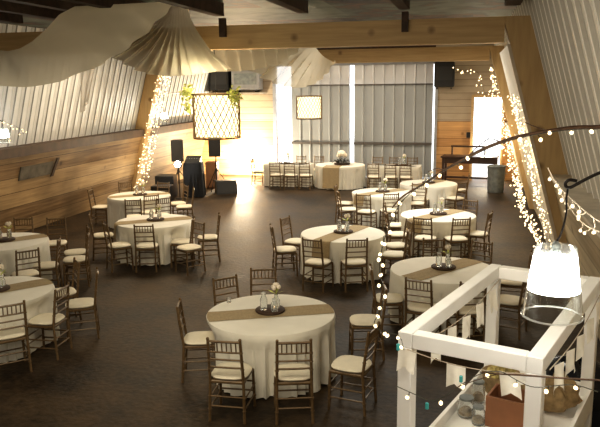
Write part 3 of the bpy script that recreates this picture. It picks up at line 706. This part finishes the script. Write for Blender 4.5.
# ------------------------------------------------------------------ lattice lanterns
def lantern(x, y, zc, r, h, ztop, label):
    t = thing('lattice_lantern', label, 'lantern', (x, y, zc), 0, 'lattice drum lanterns')
    for z in (-h/2, h/2):
        m = MB(); n = 48; m.tube([(r*1.01*math.cos(2*PI*k/n), r*1.01*math.sin(2*PI*k/n), z) for k in range(n+1)], .016, 6, False); m.build('rim', M_lattice, t)
    m = MB(); n = 24
    for s_ in (-1, 1):
        for k in range(n):
            a0 = 2*PI*k/n; m.tube([((r+.008*s_)*math.cos(a0+s_*.95*i/8), (r+.008*s_)*math.sin(a0+s_*.95*i/8), -h/2+h*i/8) for i in range(9)], .0072, 4, False)
    m.build('lattice', M_lattice, t)
    MB().lathe([(r*.94, -h/2+.03), (r*.94, h/2-.03)], 40, caps=False).build('inner_shade', M_glow, t, True)
    MB().tube([(0, 0, h/2), (0, 0, ztop-zc)], .006, 5).build('hanging_wire', M_iron, t)
    m = MB()
    for k in range(3): a = 2*PI*k/3; m.tube([(0, 0, h/2), (r*math.cos(a), r*math.sin(a), h/2)], .008, 5)
    m.build('spider', M_iron, t)
    return t
big_c = (-4.24, FR[1]+.16, 2.97)
lantern(*big_c, .395, .74, 4.08, 'larger lattice drum lantern glowing under the near beam')
lantern(-4.62, FR[2]+.16, 2.82, .37, .66, 4.08, 'smaller lattice drum lantern glowing before the barn doors')
def ivy(c, label, n, seed):
    rnd = random.Random(seed); t = thing('ivy_sprig', label, 'greenery', c, 0, 'ivy on the big lantern')
    for nm, mat, k in (('light_leaves', M_leafl, int(n*.7)), ('dark_leaves', M_leaf, int(n*.3))):
        m = MB()
        for _ in range(k):
            p = Vector((rnd.gauss(0, .042), rnd.gauss(0, .045), rnd.gauss(0, .065))); d = Vector((rnd.uniform(-1, 1), rnd.uniform(-1, 1), rnd.uniform(-1, .6))).normalized()*rnd.uniform(.05, .09); s_ = d.orthogonal().normalized()*.028
            m.add([p, p+d*.45+s_, p+d, p+d*.45-s_], [(0, 1, 2, 3)])
        m.build(nm, mat, t)
ivy((big_c[0]-.44, big_c[1]-.2, big_c[2]+.42), 'pale green ivy on the lantern rim toward the plank wall', 90, 1)
ivy((big_c[0]-.46, big_c[1]-.12, big_c[2]+.16), 'ivy trailing down the lantern side toward the plank wall', 35, 5)
ivy((big_c[0]+.39, big_c[1]-.2, big_c[2]+.34), 'pale green ivy on the lantern rim away from the plank wall', 100, 2)

# ------------------------------------------------------------------ sheer ceiling drapes
def interp(pl, t):
    seg = [(Vector(pl[i+1])-Vector(pl[i])).length for i in range(len(pl)-1)]; tot = sum(seg); d = t*tot
    for i, s_ in enumerate(seg):
        if d <= s_ or i == len(seg)-1: return Vector(pl[i]).lerp(Vector(pl[i+1]), min(1, d/max(s_, 1e-9)))
        d -= s_
def smooth_pl(pl, n=3):
    pl = [Vector(p) for p in pl]
    for _ in range(n):
        out = [pl[0]]
        for a, b_ in zip(pl, pl[1:]): out += [a.lerp(b_, .25), a.lerp(b_, .75)]
        pl = out+[pl[-1]]
    return pl
def drape(name, label, top, bot, nfold, amp, mat, sag=0.0, phase=0.0, nu=90, nv=26, bend=0.0, ns=3):
    T = smooth_pl([on_y(*p) for p in top], ns); B = smooth_pl([on_y(*p) for p in bot])
    P = []
    for j in range(nv+1):
        v = j/nv; row = []
        for i in range(nu+1):
            u = i/nu; a, b_ = interp(T, u), interp(B, u); p = a.lerp(b_, v**(1+bend)); p.z = a.z+(b_.z-a.z)*v**(1-bend*.45)
            w = math.sin(2*PI*(nfold*u)+phase+.8*math.sin(5*u+v))*amp*min(1, v*2.2)
            p = p+Vector((.25*w, w, .5*w*math.sin(PI*v))) ; p.z -= sag*math.sin(PI*v)
            row.append(p)
        P.append(row)
    o = MB().grid(P).build(name, mat, None, True); tag(o, label, 'drape', 'sheer ceiling drapes'); return o
# swag nearest the viewer: cloth runs between the far-left wall side and the ceiling hook
drape('sheer_drape', 'widest sheer white swag across the ceiling corner over the near tables',
      [(-45, 50, 7.4), (-10, 49, 7.8), (14, 52, 8.1), (38, 38, 8.6), (66, 7, 9.3), (100, 5, 9.4), (140, 3, 9.4), (178, 1, 9.5)],
      [(-45, 82, 6.3), (0, 86, 6.5), (32, 88, 6.8), (64, 80, 7.2), (104, 64, 7.8), (142, 38, 8.6), (166, 12, 9.2), (178, 2, 9.5)], 7, .035, M_sheer, phase=.5, ns=1)
drape('sheer_drape', 'gathered sheer swag falling from the ceiling hook before the pine beam',
      [(166, 8, 9.7), (172, 4, 9.7), (180, 2, 9.75), (188, 4, 9.8)],
      [(100, 50, 10.4), (122, 62, 10.8), (142, 73, 10.9), (166, 77, 10.95), (200, 74, 10.9), (232, 69, 11.05)], 12, .06, M_sheer2, bend=.45)
drape('sheer_drape', 'sheer swag lit from below, hung behind the near pine beam',
      [(196, 46, 12.0), (230, 44, 12.2), (270, 43, 12.6), (304, 42, 13.0)],
      [(196, 72, 11.9), (225, 72, 12.0), (255, 70, 12.3), (284, 63, 12.8), (304, 46, 13.0)], 9, .08, M_sheer2, phase=1)
drape('sheer_drape', 'farthest sheer swag, hanging lowest between the two beams',
      [(286, 40, 13.2), (297, 40, 13.4), (312, 42, 14.5), (322, 56, 17), (333, 62, 19.7)],
      [(246, 66, 13.2), (262, 78, 14), (290, 89, 16), (312, 86, 17.5), (326, 74, 19), (333, 63, 19.7)], 9, .15, M_sheer2, phase=2)
# sheer tail seen in front of the siding
drape('sheer_drape', 'thin sheer tail dangling against the grey siding',
      [(80, 66, 12.5), (86, 64, 12.5), (98, 60, 12.5)], [(80, 108, 12.4), (82, 115, 12.4), (88, 100, 12.4)], 3, .04, sheer('very_thin_sheer', (.7, .66, .58), .45), nu=30)

# ------------------------------------------------------------------ white timber frame with bunting
H_ = 2.2
A_FL, A_BL, A_FR = [Vector((p.x, p.y, 0)) for p in (on_z(398, 331, H_), on_z(491, 263.5, H_), on_z(544, 358, H_))]
ey = (A_BL-A_FL).normalized(); ex = Vector((ey.y, -ey.x, 0)); W_, D_ = (A_FR-A_FL).dot(ex), (A_BL-A_FL).length; print('FRAME', W_, D_, (A_FR-A_FL).dot(ey))
rz = math.atan2(ex.y, ex.x); OFL = A_FL
def loc(a, b_, z): return OFL+ex*a+ey*b_+Vector((0, 0, z))
ft = thing('timber_frame', 'white painted timber frame with open top rails and a shelf inside', 'frame', OFL, rz)
T_ = .078
for a in (T_/2, W_-T_/2):
    for b_ in (T_/2, D_-T_/2): MB().box((a, b_, (H_-.085)/2), (T_, T_, H_-.085), bev=.004).build('post', M_white, ft)
for a in (T_/2, W_-T_/2): MB().box((a, D_/2, H_-.042), (T_, D_, .085), bev=.004).build('top_rail', M_white, ft)
for b_ in (T_/2, D_-T_/2): MB().box((W_/2, b_, H_-.0425), (W_-2*T_-.004, T_*.98, .083), bev=.004).build('top_rail', M_white, ft)
SH = 1.42
MB().box((W_/2, D_/2, SH-.06), (W_-.05, D_-.05, .025)).build('shelf_board', M_white, ft)
for a in (.012, W_-.012): MB().box((a, D_/2, SH-.06), (.024, D_-2*T_-.004, .16)).build('side_board', M_white, ft)
for b_ in (.012, D_-.012): MB().box((W_/2, b_, SH-.06), (W_-2*T_-.004, .024, .16)).build('side_board', M_white, ft)
SZ = SH-.047
# bunting
def bunting(label, p0, p1, nrm, n, w=.1, h=.15, z0=H_-.088, sag=.05, start=.1, end=.92, twist=0.0):
    t = thing('bunting', label, 'bunting', (0, 0, 0), 0, 'flag bunting on the white frame')
    p0, p1 = Vector(p0), Vector(p1); d = (p1-p0).normalized(); L_ = (p1-p0).length
    def at(s_): return p0+d*(s_*L_)+Vector((0, 0, z0-sag*math.sin(PI*s_)))
    MB().tube([at(k/16) for k in range(17)], .003, 5).build('cord', M_wirew, t)
    for k in range(n):
        s_ = start+(end-start)*k/max(1, n-1); c = at(s_); rr_ = random.Random(k+int(L_*100)); sk = d*rr_.uniform(-.02, .02)
        P = []
        for j in range(7):
            row = []
            for i in range(7):
                q = i/6-.5; hh = h*j/6
                if True: hh = (j/6)*(h*(.72+.28*abs(q)*2))
                row.append(c+(d+nrm*twist).normalized()*(q*w)+Vector((0, 0, -hh))+nrm*(.012*math.sin(q*6+k)*(j/6)+.01*(j/6)+twist*w*.5)+sk*(j/6))
            P.append(row)
        MB().grid(P).build('flag', M_flagc, t, True)
M_flagc = plain('cream_flag_cotton', (.9, .86, .76), .85, var=.06, scale=20)
bunting('cream swallowtail bunting along the frame rail facing the tables', loc(T_+.012, .12, 0), loc(T_+.012, D_-.1, 0), ex, 5, h=.16, w=.085, start=.12, end=.86, twist=.3)
bunting('cream swallowtail bunting along the nearest frame rail', loc(.06, -.01, 0), loc(W_-.08, -.01, 0), -ey, 3, w=.1, h=.13, start=.0, end=.88, sag=.03)
bunting('cream swallowtail bunting along the frame rail by the siding', loc(W_+.012, .1, 0), loc(W_+.012, D_-.12, 0), ex, 5, h=.15, w=.085, twist=.35)
# things on the shelf
t = thing('burlap_sack', 'rumpled burlap sack slumped on the shelf of the white frame', 'sack', tuple(on_z(548, 408, SZ)), rz)
from mathutils import noise
m = MB(); vs = []; fs = []; n, mm_ = 44, 20
for j in range(mm_+1):
    t_ = j/mm_
    for i in range(n):
        a = 2*PI*i/n; r = .18*(math.sin(PI*min(t_*.9+.06, 1))**.5); z = .2*t_
        q = Vector((math.cos(a)*r, math.sin(a)*r, z)); f = noise.noise(q*11)*.22+noise.noise(q*24+Vector((3, 1, 2)))*.14
        ck = abs(noise.noise(q*16+Vector((9, 4, 7))))*.2
        sc_ = (1+f-ck)*(1+.12*math.cos(2*a))
        vs.append((q.x*sc_, q.y*sc_*.9, max(z*(1+.35*f*t_)+.05*t_*math.cos(a+.6), .001)))
for j in range(mm_):
    for i in range(n): fs.append((j*n+i, j*n+(i+1) % n, (j+1)*n+(i+1) % n, (j+1)*n+i))
fs += [tuple(reversed(range(n))), tuple(range(mm_*n, (mm_+1)*n))]
m.add(vs, fs); m.build('sack_body', M_sack, t, True)
m = MB(); P = []
for j in range(6):
    row = []
    for i in range(13):
        a = -.9+1.8*i/12; q = Vector((.03+.11*j/5, .16*math.sin(a), .17+.09*math.cos(a)-.1*(j/5)**2)); row.append(q+Vector((0, 0, .03*noise.noise(q*20))))
    P.append(row)
m.grid(P); m.build('loose_flap', M_sack, t, True)
p = on_z(510, 420, SZ); t = thing('wooden_crate', 'orange-brown wooden box at the near end of the shelf', 'box', (p.x, p.y-.05, SZ), rz)
for a, b_, w, d in ((0, -.1, .26, .015), (0, .1, .26, .015), (-.122, 0, .015, .185), (.122, 0, .015, .185)): MB().box((a, b_, .1), (w, d, .2)).build('side_panel', M_brownbox, t)
MB().box((0, 0, .008), (.22, .18, .014)).build('bottom_panel', M_brownbox, t)
p = on_z(500, 395, SZ); t = thing('moss_basket', 'basket heaped with gold moss behind the wooden box', 'basket', (p.x, p.y+.02, SZ), rz)
MB().lathe([(.08, 0), (.1, .02), (.125, .14), (.13, .16), (.115, .15), (.09, .03)], 20).build('bowl', M_sack, t, True)
m = MB(); rnd = random.Random(9)
for _ in range(26): a, r = rnd.uniform(0, 2*PI), rnd.uniform(0, .085); m.ball((r*math.cos(a), r*math.sin(a), .16+rnd.uniform(0, .06)-r*.3), rnd.uniform(.025, .04), 6, 4)
m.build('moss', M_moss, t)
for i, (u, v, h, lab) in enumerate(((466, 416, .13, 'widest glass jar, nearest the side board of the shelf'), (478, 402, .15, 'glass jar beside the moss basket, second in line'), (478, 424, .12, 'short glass jar beside the wooden box'))):
    p = on_z(u, v, SZ); r = (.055, .045, .042)[i]; t = thing('glass_jar', lab, 'jar', (p.x, p.y, SZ), 0, 'jars on the shelf of the white frame')
    jb = MB().lathe([(r*.85, 0), (r, .012), (r, h*.75), (r*.8, h*.88), (r*.8, h), (r*.72, h), (r*.72, h*.88), (r*.9, h*.74), (r*.9, .016), (r*.3, .012)], 20).build('body', M_glass, t, True)
    MB().lathe([(r*.83, h-.012), (r*.86, h-.006), (r*.83, h+.002)], 18).build('rim', M_metal, t, True)
    MB().lathe([(r*.8, .018), (r*.86, h*.3), (r*.5, h*.45)], 14).build('filling', M_sack, t, True)
# dark bin beyond the frame
t = thing('lined_bin', 'dark bin with a black liner behind the white frame', 'bin', (.98, 6.0, 0))
MB().lathe([(.22, 0), (.27, .02), (.3, .98), (.27, .98), (.24, .05)], 24).build('body', plain('navy_plastic', (.012, .016, .03), .35, var=.2), t, True)
m = MB(); vs = []
prof = [(.312, .82), (.316, .98), (.3, 1.02), (.22, 1.1), (.1, 1.14), (.02, 1.15)]
n = 30
for j, (r, z) in enumerate(prof):
    for i in range(n): a = 2*PI*i/n; q = 1+.03*math.sin(9*a+j)+.03*math.sin(5*a-j); vs.append((r*max(q, 1.0 if j < 3 else 0), 0, 0) if False else (r*(q if j > 1 else 1+.015*math.sin(11*a))*math.cos(a), r*(q if j > 1 else 1+.015*math.sin(11*a))*math.sin(a), z+.02*math.sin(4*a+j)*(j > 1)))
fs = [(j*n+i, j*n+(i+1) % n, (j+1)*n+(i+1) % n, (j+1)*n+i) for j in range(len(prof)-1) for i in range(n)]+[tuple(range((len(prof)-1)*n, len(prof)*n))]
m.add(vs, fs); m.build('liner', plain('black_bag', (.012, .014, .02), .25, var=.2), t, True)

# ------------------------------------------------------------------ glass bell lamps
def bell_lamp(c, s, label):
    t = thing('glass_lamp', label, 'lamp', c, 0, None)
    gs = MB().lathe([(.088, 0), (.128, -.335), (.126, -.34), (.122, -.335), (.084, -.004), (.03, .0), (.0305, .004), (.085, .004)], 36, caps=False).build('glass_shade', M_shade, t, True)
    MB().lathe([(.129, -.337), (.1315, -.342), (.129, -.347), (.126, -.342), (.129, -.337)], 36, caps=False).build('shade_rim', M_shade2, gs, True)
    MB().lathe([(.008, .03), (.02, .012), (.024, -.02), (.02, -.045)], 16).build('socket', M_metal, t, True)
    MB().lathe([(.06, -.045), (.074, -.07), (.085, -.19), (.078, -.215), (.04, -.235), (.01, -.24)], 24).build('bulb', M_glow2, t, True)
    MB().lathe([(.0905, -.055), (.093, -.07), (.1095, -.21)], 32, caps=False).build('glow_sleeve', M_glow3, t, True)  # added emissive sleeve, spreads the bulb's glare across the clear glass
    t.scale = (s, s, s*.9); return t
M_shade = bpy.data.materials.new('thin_clear_glass'); M_shade.use_nodes = True; nt = M_shade.node_tree; nt.nodes.clear(); N, L = nt.nodes.new, nt.links.new
o_ = N('ShaderNodeOutputMaterial'); tr = N('ShaderNodeBsdfTransparent'); tr.inputs[0].default_value = (.95, .96, .95, 1); gl = N('ShaderNodeBsdfGlossy'); gl.inputs['Roughness'].default_value = .08
lw = N('ShaderNodeLayerWeight'); lw.inputs['Blend'].default_value = .25; mm_ = N('ShaderNodeMixShader'); L(lw.outputs['Facing'], mm_.inputs[0]); L(tr.outputs[0], mm_.inputs[1]); L(gl.outputs[0], mm_.inputs[2]); L(mm_.outputs[0], o_.inputs['Surface'])
M_glow3 = emis('bulb_glare', (1, .96, .88), 85)  # glare of the bulb, painted as an emitting surface
M_shade2 = plain('glass_edge', (.85, .86, .84), .15, var=0, Alpha=.4)
lc = on_y(556, 247, 2.9)
lamp = bell_lamp(lc, .94, 'glowing clear glass drum lamp on the iron hook over the white frame')
for (u, v, X, lab) in ((3, 128, XL(2.5, .0)+.3, 'small glowing glass lamp on the grey siding, at the edge'), (164, 112, XL(2.6, 0)+.35, 'small glowing glass lamp in the far plank-wall corner')):
    p = on_x(u, v, X); bell_lamp(p, 1.0, lab)
    # short iron arm to the siding
    d = bpy.data.objects.new('lamp_bracket', None); C.objects.link(d); d.location = p; tag(d, 'short iron arm holding the %s' % lab, 'bracket')
    MB().tube([(0, 0, .03), (0, 0, .12), (-.12, 0, .2), (XL(p.z+.2, .43)-p.x+.02, 0, .2)], .008, 6).build('arm', M_iron, d)
t = thing('shepherd_hook', 'black iron shepherd hook holding the glowing glass lamp', 'hook')
pts = [on_y(u, v, 2.9) for u, v in ((606, 170), (590, 177), (577, 184), (570, 188), (566, 187), (565, 183), (569, 179.5), (577, 181))]
endp = Vector((XR(pts[0].z, .4), 2.9, pts[0].z+.06))
MB().tube(smooth_pl([endp]+pts, 2), .0065, 8).build('arm', M_iron, t, True)
MB().tube(smooth_pl([on_y(568, 188, 2.9), on_y(566, 200, 2.9), on_y(567, 212, 2.9), on_y(562, 232, 2.9), on_y(558, 240, 2.9), lc+Vector((0, 0, .028))], 2), .0042, 6).build('drop_wire', M_iron, t, True)

# ------------------------------------------------------------------ fairy lights
bulb_cache = {}
def bulb_mesh(r, mat):
    k = (r, mat.name)
    if k not in bulb_cache:
        m = MB(); m.ball((0, 0, 0), r, 8, 6, 1.25); me = bpy.data.meshes.new('bulb'); me.from_pydata(m.v, [], m.f); me.materials.append(mat)
        for p in me.polygons: p.use_smooth = True
        bulb_cache[k] = me
    return bulb_cache[k]
def light_string(label, wires, bulbs, r, mat, wr=.002, wmat=None, group=None, name='fairy_lights', first=None):
    t = thing(name, label, 'string lights', (0, 0, 0), 0, group)
    m = MB()
    for w in wires: m.tube(w, wr, 4)
    m.build('wire', wmat or M_wire, t)
    for p in bulbs:
        o = bpy.data.objects.new('bulb', bulb_mesh(r, mat)); C.objects.link(o); o.parent = t; o.location = p
        o.rotation_euler = (random.uniform(-1, 1), random.uniform(-1, 1), 0)
    return t
def more_bulbs(t, pts, r, mat):
    m = MB()
    for p in pts: m.ball(p, r, 6, 4, 1.2)
    o = m.build('small_bulbs', mat, t, True); o['kind'] = 'stuff'
def post_lights(label, fx, ys, zs, n, seed, r=.02):
    rnd = random.Random(seed); bulbs = []; wires = []
    for k in range(5):
        w = []
        for i in range(20):
            z = zs[0]+(zs[1]-zs[0])*i/19; y = ys[0]+(ys[1]-ys[0])*(.5+.48*math.sin(i*1.1+k*1.7)); w.append((fx(z)+rnd.uniform(-.02, .02), y, z))
        wires.append(w)
    for _ in range(n):
        z = zs[0]+(zs[1]-zs[0])*rnd.random()**.85; bulbs.append((fx(z)+rnd.gauss(0, .035), rnd.uniform(*ys), z+rnd.gauss(0, .03)))
    t = light_string(label, wires, bulbs, r, M_bulb, .003, M_wirew, 'fairy lights on the posts')
    more_bulbs(t, [(fx(z)+rnd.gauss(0, .04), rnd.uniform(*ys), z) for z in (zs[0]+(zs[1]-zs[0])*rnd.random()**.85 for _ in range(n*2))], r*.7, M_bulb); return t
post_lights('dense warm fairy lights down the post beside the plank wall', lambda z: XL(z, -.07), (19.85, 20.75), (.3, 3.85), 100, 1, .021)
post_lights('dense warm fairy lights down the farther post by the trash can', lambda z: XR(z, -.1), (19.7, 20.5), (.15, 3.9), 60, 2, .02)
post_lights('warm fairy lights down the white panel of the nearer post', lambda z: XR(z, -.1), (11.3, 12.6), (.5, 3.3), 95, 3, .0125)
# strand from the back box along the far beam
def px_string(label, pts, n, r, mat, jit=.03, hang=.05, wr=.0022, wmat=None, seed=0, group='loose fairy light strands', extra=0):
    rnd = random.Random(seed); w = smooth_pl([on_y(*p) for p in pts], 2); bulbs = []; wires = [w]
    for k in range(n):
        p = interp(w, (k+.5)/n); q = p+Vector((rnd.gauss(0, jit), rnd.gauss(0, jit), -abs(rnd.gauss(hang, hang*.4)))); bulbs.append(q); wires.append([p, (p+q)/2+Vector((.2*hang, 0, 0)), q+Vector((0, 0, r))])
    t = light_string(label, wires, bulbs, r, mat, wr, wmat, group)
    if extra: more_bulbs(t, [interp(w, rnd.random())+Vector((rnd.gauss(0, jit), rnd.gauss(0, jit), -abs(rnd.gauss(hang, hang)))) for _ in range(extra)], r*.75, mat)
    return t
px_string('fairy strand looping under the far beam to the lit post', [(452, 65, 20.2), (462, 72, 20.2), (473, 68, 20.2), (480, 75, 20.2), (484, 90, 20.2), (488, 100, 20.2), (478, 104, 20.2), (492, 118, 20.2)], 34, .016, M_bulb, .08, .08, seed=3)
px_string('fairy strand swagging from the plank-wall post to the big lantern', [(153, 104, 19.6), (160, 97, 17.5), (168, 93, 15.5), (176, 92, 13.6), (184, 93, 12.2), (191, 94, 11.3)], 26, .009, M_bulbw, .02, .03, seed=4)
px_string('fairy strand beside the small glass lamp on the siding', [(-6, 118, 13.2), (4, 121, 13.3), (10, 124, 13.4), (18, 127, 13.5), (24, 134, 13.5)], 14, .012, M_bulb, .05, .04, seed=5)
px_string('thick fairy light swag between the farther post top and the white panel foot', [(491, 84, 19.3), (496, 106, 18.7), (503, 130, 18), (511, 165, 16.5), (520, 198, 15), (532, 225, 13.5), (545, 248, 12.3)], 100, .0165, M_bulb, .06, .07, .003, M_wirew, seed=21, extra=160)
# branch crossing in front, with its strand
t = thing('bare_branch', 'bare brown branch reaching across from the siding', 'branch')
bpts = [(640, 120, 3.3), (600, 127.5, 3.25), (575, 127, 3.22), (548, 131, 3.2), (520, 136, 3.2), (500, 142, 3.2), (482, 149, 3.2), (462, 160, 3.2), (444, 170, 3.2), (424, 184, 3.2), (402, 196, 3.2), (392, 208, 3.2)]
w = smooth_pl([on_y(*p) for p in bpts], 2); st = Vector((XR(3.35, .36), 3.4, 3.38)); w = [st]+w
MB().tube(w, [.011-.008*i/len(w) for i in range(len(w))], 7).build('stem', M_branch, t, True)
for (a, b_, c) in (((548, 131), (536, 127), (524, 122)), ((500, 142), (492, 138), (484, 141)), ((470, 155), (478, 146), (492, 136)), ((444, 170), (436, 168), (428, 172)), ((520, 136), (508, 140), (497, 150))):
    MB().tube(smooth_pl([on_y(a[0], a[1], 3.2), on_y(b_[0], b_[1], 3.18), on_y(c[0], c[1], 3.15)], 2), [.0035-.002*i/8 for i in range(9)], 5).build('twig', M_branch, t, True)
px_string('warm bulbs strung along the bare branch', [(598, 129, 3.2), (575, 129, 3.18), (540, 133, 3.16), (500, 143, 3.16), (470, 157, 3.16), (440, 173, 3.16), (405, 196, 3.16), (394, 214, 3.16), (386, 232, 3.16), (382, 252, 3.16), (376, 262, 3.16)], 17, .0085, M_bulb, .012, .014, .0018, seed=6)
px_string('warm bulbs dangling down to the corner of the white frame', [(384, 236, 3.16), (378, 270, 3.2), (386, 292, 3.2), (380, 312, 3.2), (372, 325, 3.2), (384, 333, 3.25), (400, 334, 3.3), (404, 350, 3.3)], 13, .0082, M_bulb, .012, .012, .0018, seed=7)
px_string('pale bulb strand along the ledge under the siding', [(548, 168, 3.6), (556, 184, 3.5), (572, 200, 3.4), (588, 214, 3.3), (606, 226, 3.2)], 9, .0085, M_bulbw, .015, .03, .003, M_wirew, seed=8)
px_string('second pale strand hanging lower by the ledge', [(556, 186, 3.7), (568, 205, 3.6), (580, 222, 3.5), (594, 230, 3.4), (610, 236, 3.4)], 7, .0075, M_bulbw, .015, .02, .0025, M_wirew, seed=18)
px_string('warm strand drooping across the front of the white frame', [(396, 386, 3.15), (414, 394, 3.12), (432, 402, 3.1), (446, 396, 3.1), (462, 384, 3.1), (480, 373, 3.1), (500, 370, 3.08), (516, 380, 3.02), (532, 388, 2.98), (552, 386, 2.98), (575, 384, 3.0), (598, 392, 3.0)], 7, .009, M_bulb, .01, .02, .0022, seed=9)
t = thing('knotted_twig', 'thin brown twig lying across the front of the white frame', 'twig')
MB().tube(smooth_pl([on_y(610, 381, 2.95), on_y(560, 378, 2.97), on_y(520, 375, 3.0), on_y(497, 374, 3.04), on_y(480, 372, 3.08)], 2), [.0045-.0015*i/17 for i in range(17)], 6).build('stem', M_branch, t, True)
MB().tube(smooth_pl([on_y(498, 374, 3.04), on_y(476, 380, 3.05), on_y(455, 388, 3.06)], 2), .0022, 5).build('shoot', M_branch, t, True)
for (u, v) in ((399, 349), (461, 381), (444, 406), (397, 336)): pass
for i, (u, v, lab) in enumerate(((398, 347, 'teal plastic clip on the cord by the frame corner'), (427, 406, 'teal plastic clip hanging low before the dark floor'), (461, 379, 'teal plastic clip beside the knotted twig'))):
    o = MB().box((0, 0, 0), (.016, .012, .034), bev=.003).build('cord_clip', M_teal, None, False, on_y(u, v, 3.1)); tag(o, lab, 'clip', 'teal cord clips')

# ------------------------------------------------------------------ light
def area(name, loc_, size, power, col, target, sy=None):
    l = bpy.data.lights.new(name, 'AREA'); l.energy = power; l.color = col; l.size = size
    if sy: l.shape = 'RECTANGLE'; l.size_y = sy
    o = bpy.data.objects.new(name, l); C.objects.link(o); o.location = loc_
    o.rotation_euler = (Vector(target)-Vector(loc_)).to_track_quat('-Z', 'Y').to_euler(); return o
def point(name, loc_, power, col, r=.1):
    l = bpy.data.lights.new(name, 'POINT'); l.energy = power; l.color = col; l.shadow_soft_size = r
    o = bpy.data.objects.new(name, l); C.objects.link(o); o.location = loc_; return o
WARM = (1, .8, .55)
area('ceiling_fill_mid_west', (-7.6, 15.6, 4.42), 2.5, 170, WARM, (-7.3, 15.6, 0), 2.5)  # unseen fill added under the ceiling, hidden by the near beam
area('ceiling_fill_mid_east', (-1.4, 15.6, 4.42), 2.5, 250, (1, .94, .82), (-1.6, 15.6, 0), 2.5)  # second unseen fill, added over the tables past the white frame
area('ceiling_fill_far', (-4.3, 22.6, 4.42), 5, 200, (1, .86, .68), (-4.3, 22.6, 0), 2)  # unseen fill added over the head table, behind the far beam
area('ceiling_fill_near', (-3.0, 4.6, 4.45), 3.5, 130, (1, .88, .66), (-3.2, 6.5, 0), 2.0)  # unseen fill added above the near tables, out of view
point('branch_fill', (-.2, 3.6, 3.5), 22, (1, .92, .76), .25)  # added unseen point near the branch bulbs, brightens siding and white frame
area('viewer_side_fill', (-1.6, -1.6, 4.0), 3, 130, (1, .88, .7), (-2.5, 9, 1.0), 2)
point('lantern_light', big_c, 75, WARM, .2)
point('far_lantern_light', (-4.62, FR[2]+.16, 2.82), 35, WARM, .2)
point('corner_flood', (-8.4, 24.9, .75), 900, (1, .86, .62), .12)
point('doorway_fill', (.62, 25.7, 1.2), 150, (1, .8, .5), .2)  # added point lamp in the opening, brightens the boards around it
point('post_light_glow', (-9.2, 19.6, 1.6), 40, (1, .75, .42), .4)
point('post_light_glow_east', (.6, 19.8, 1.8), 45, (1, .78, .48), .4)
point('near_panel_glow', (.75, 11.7, 2.2), 18, (1, .8, .5), .3)
point('ivy_fill', (big_c[0], big_c[1]-.75, big_c[2]+.5), 16, (1, .9, .6), .1)  # added unseen point before the lantern, brightens the ivy
point('spot_lamp_light', (BTX-.28, BTY-.8, 1.1), 14, (1, .98, .92), .08)
wd = bpy.data.worlds.new('world'); sc.world = wd; wd.use_nodes = True
bg = wd.node_tree.nodes['Background']; bg.inputs['Color'].default_value = (.9, .95, 1, 1); bg.inputs['Strength'].default_value = 3.5
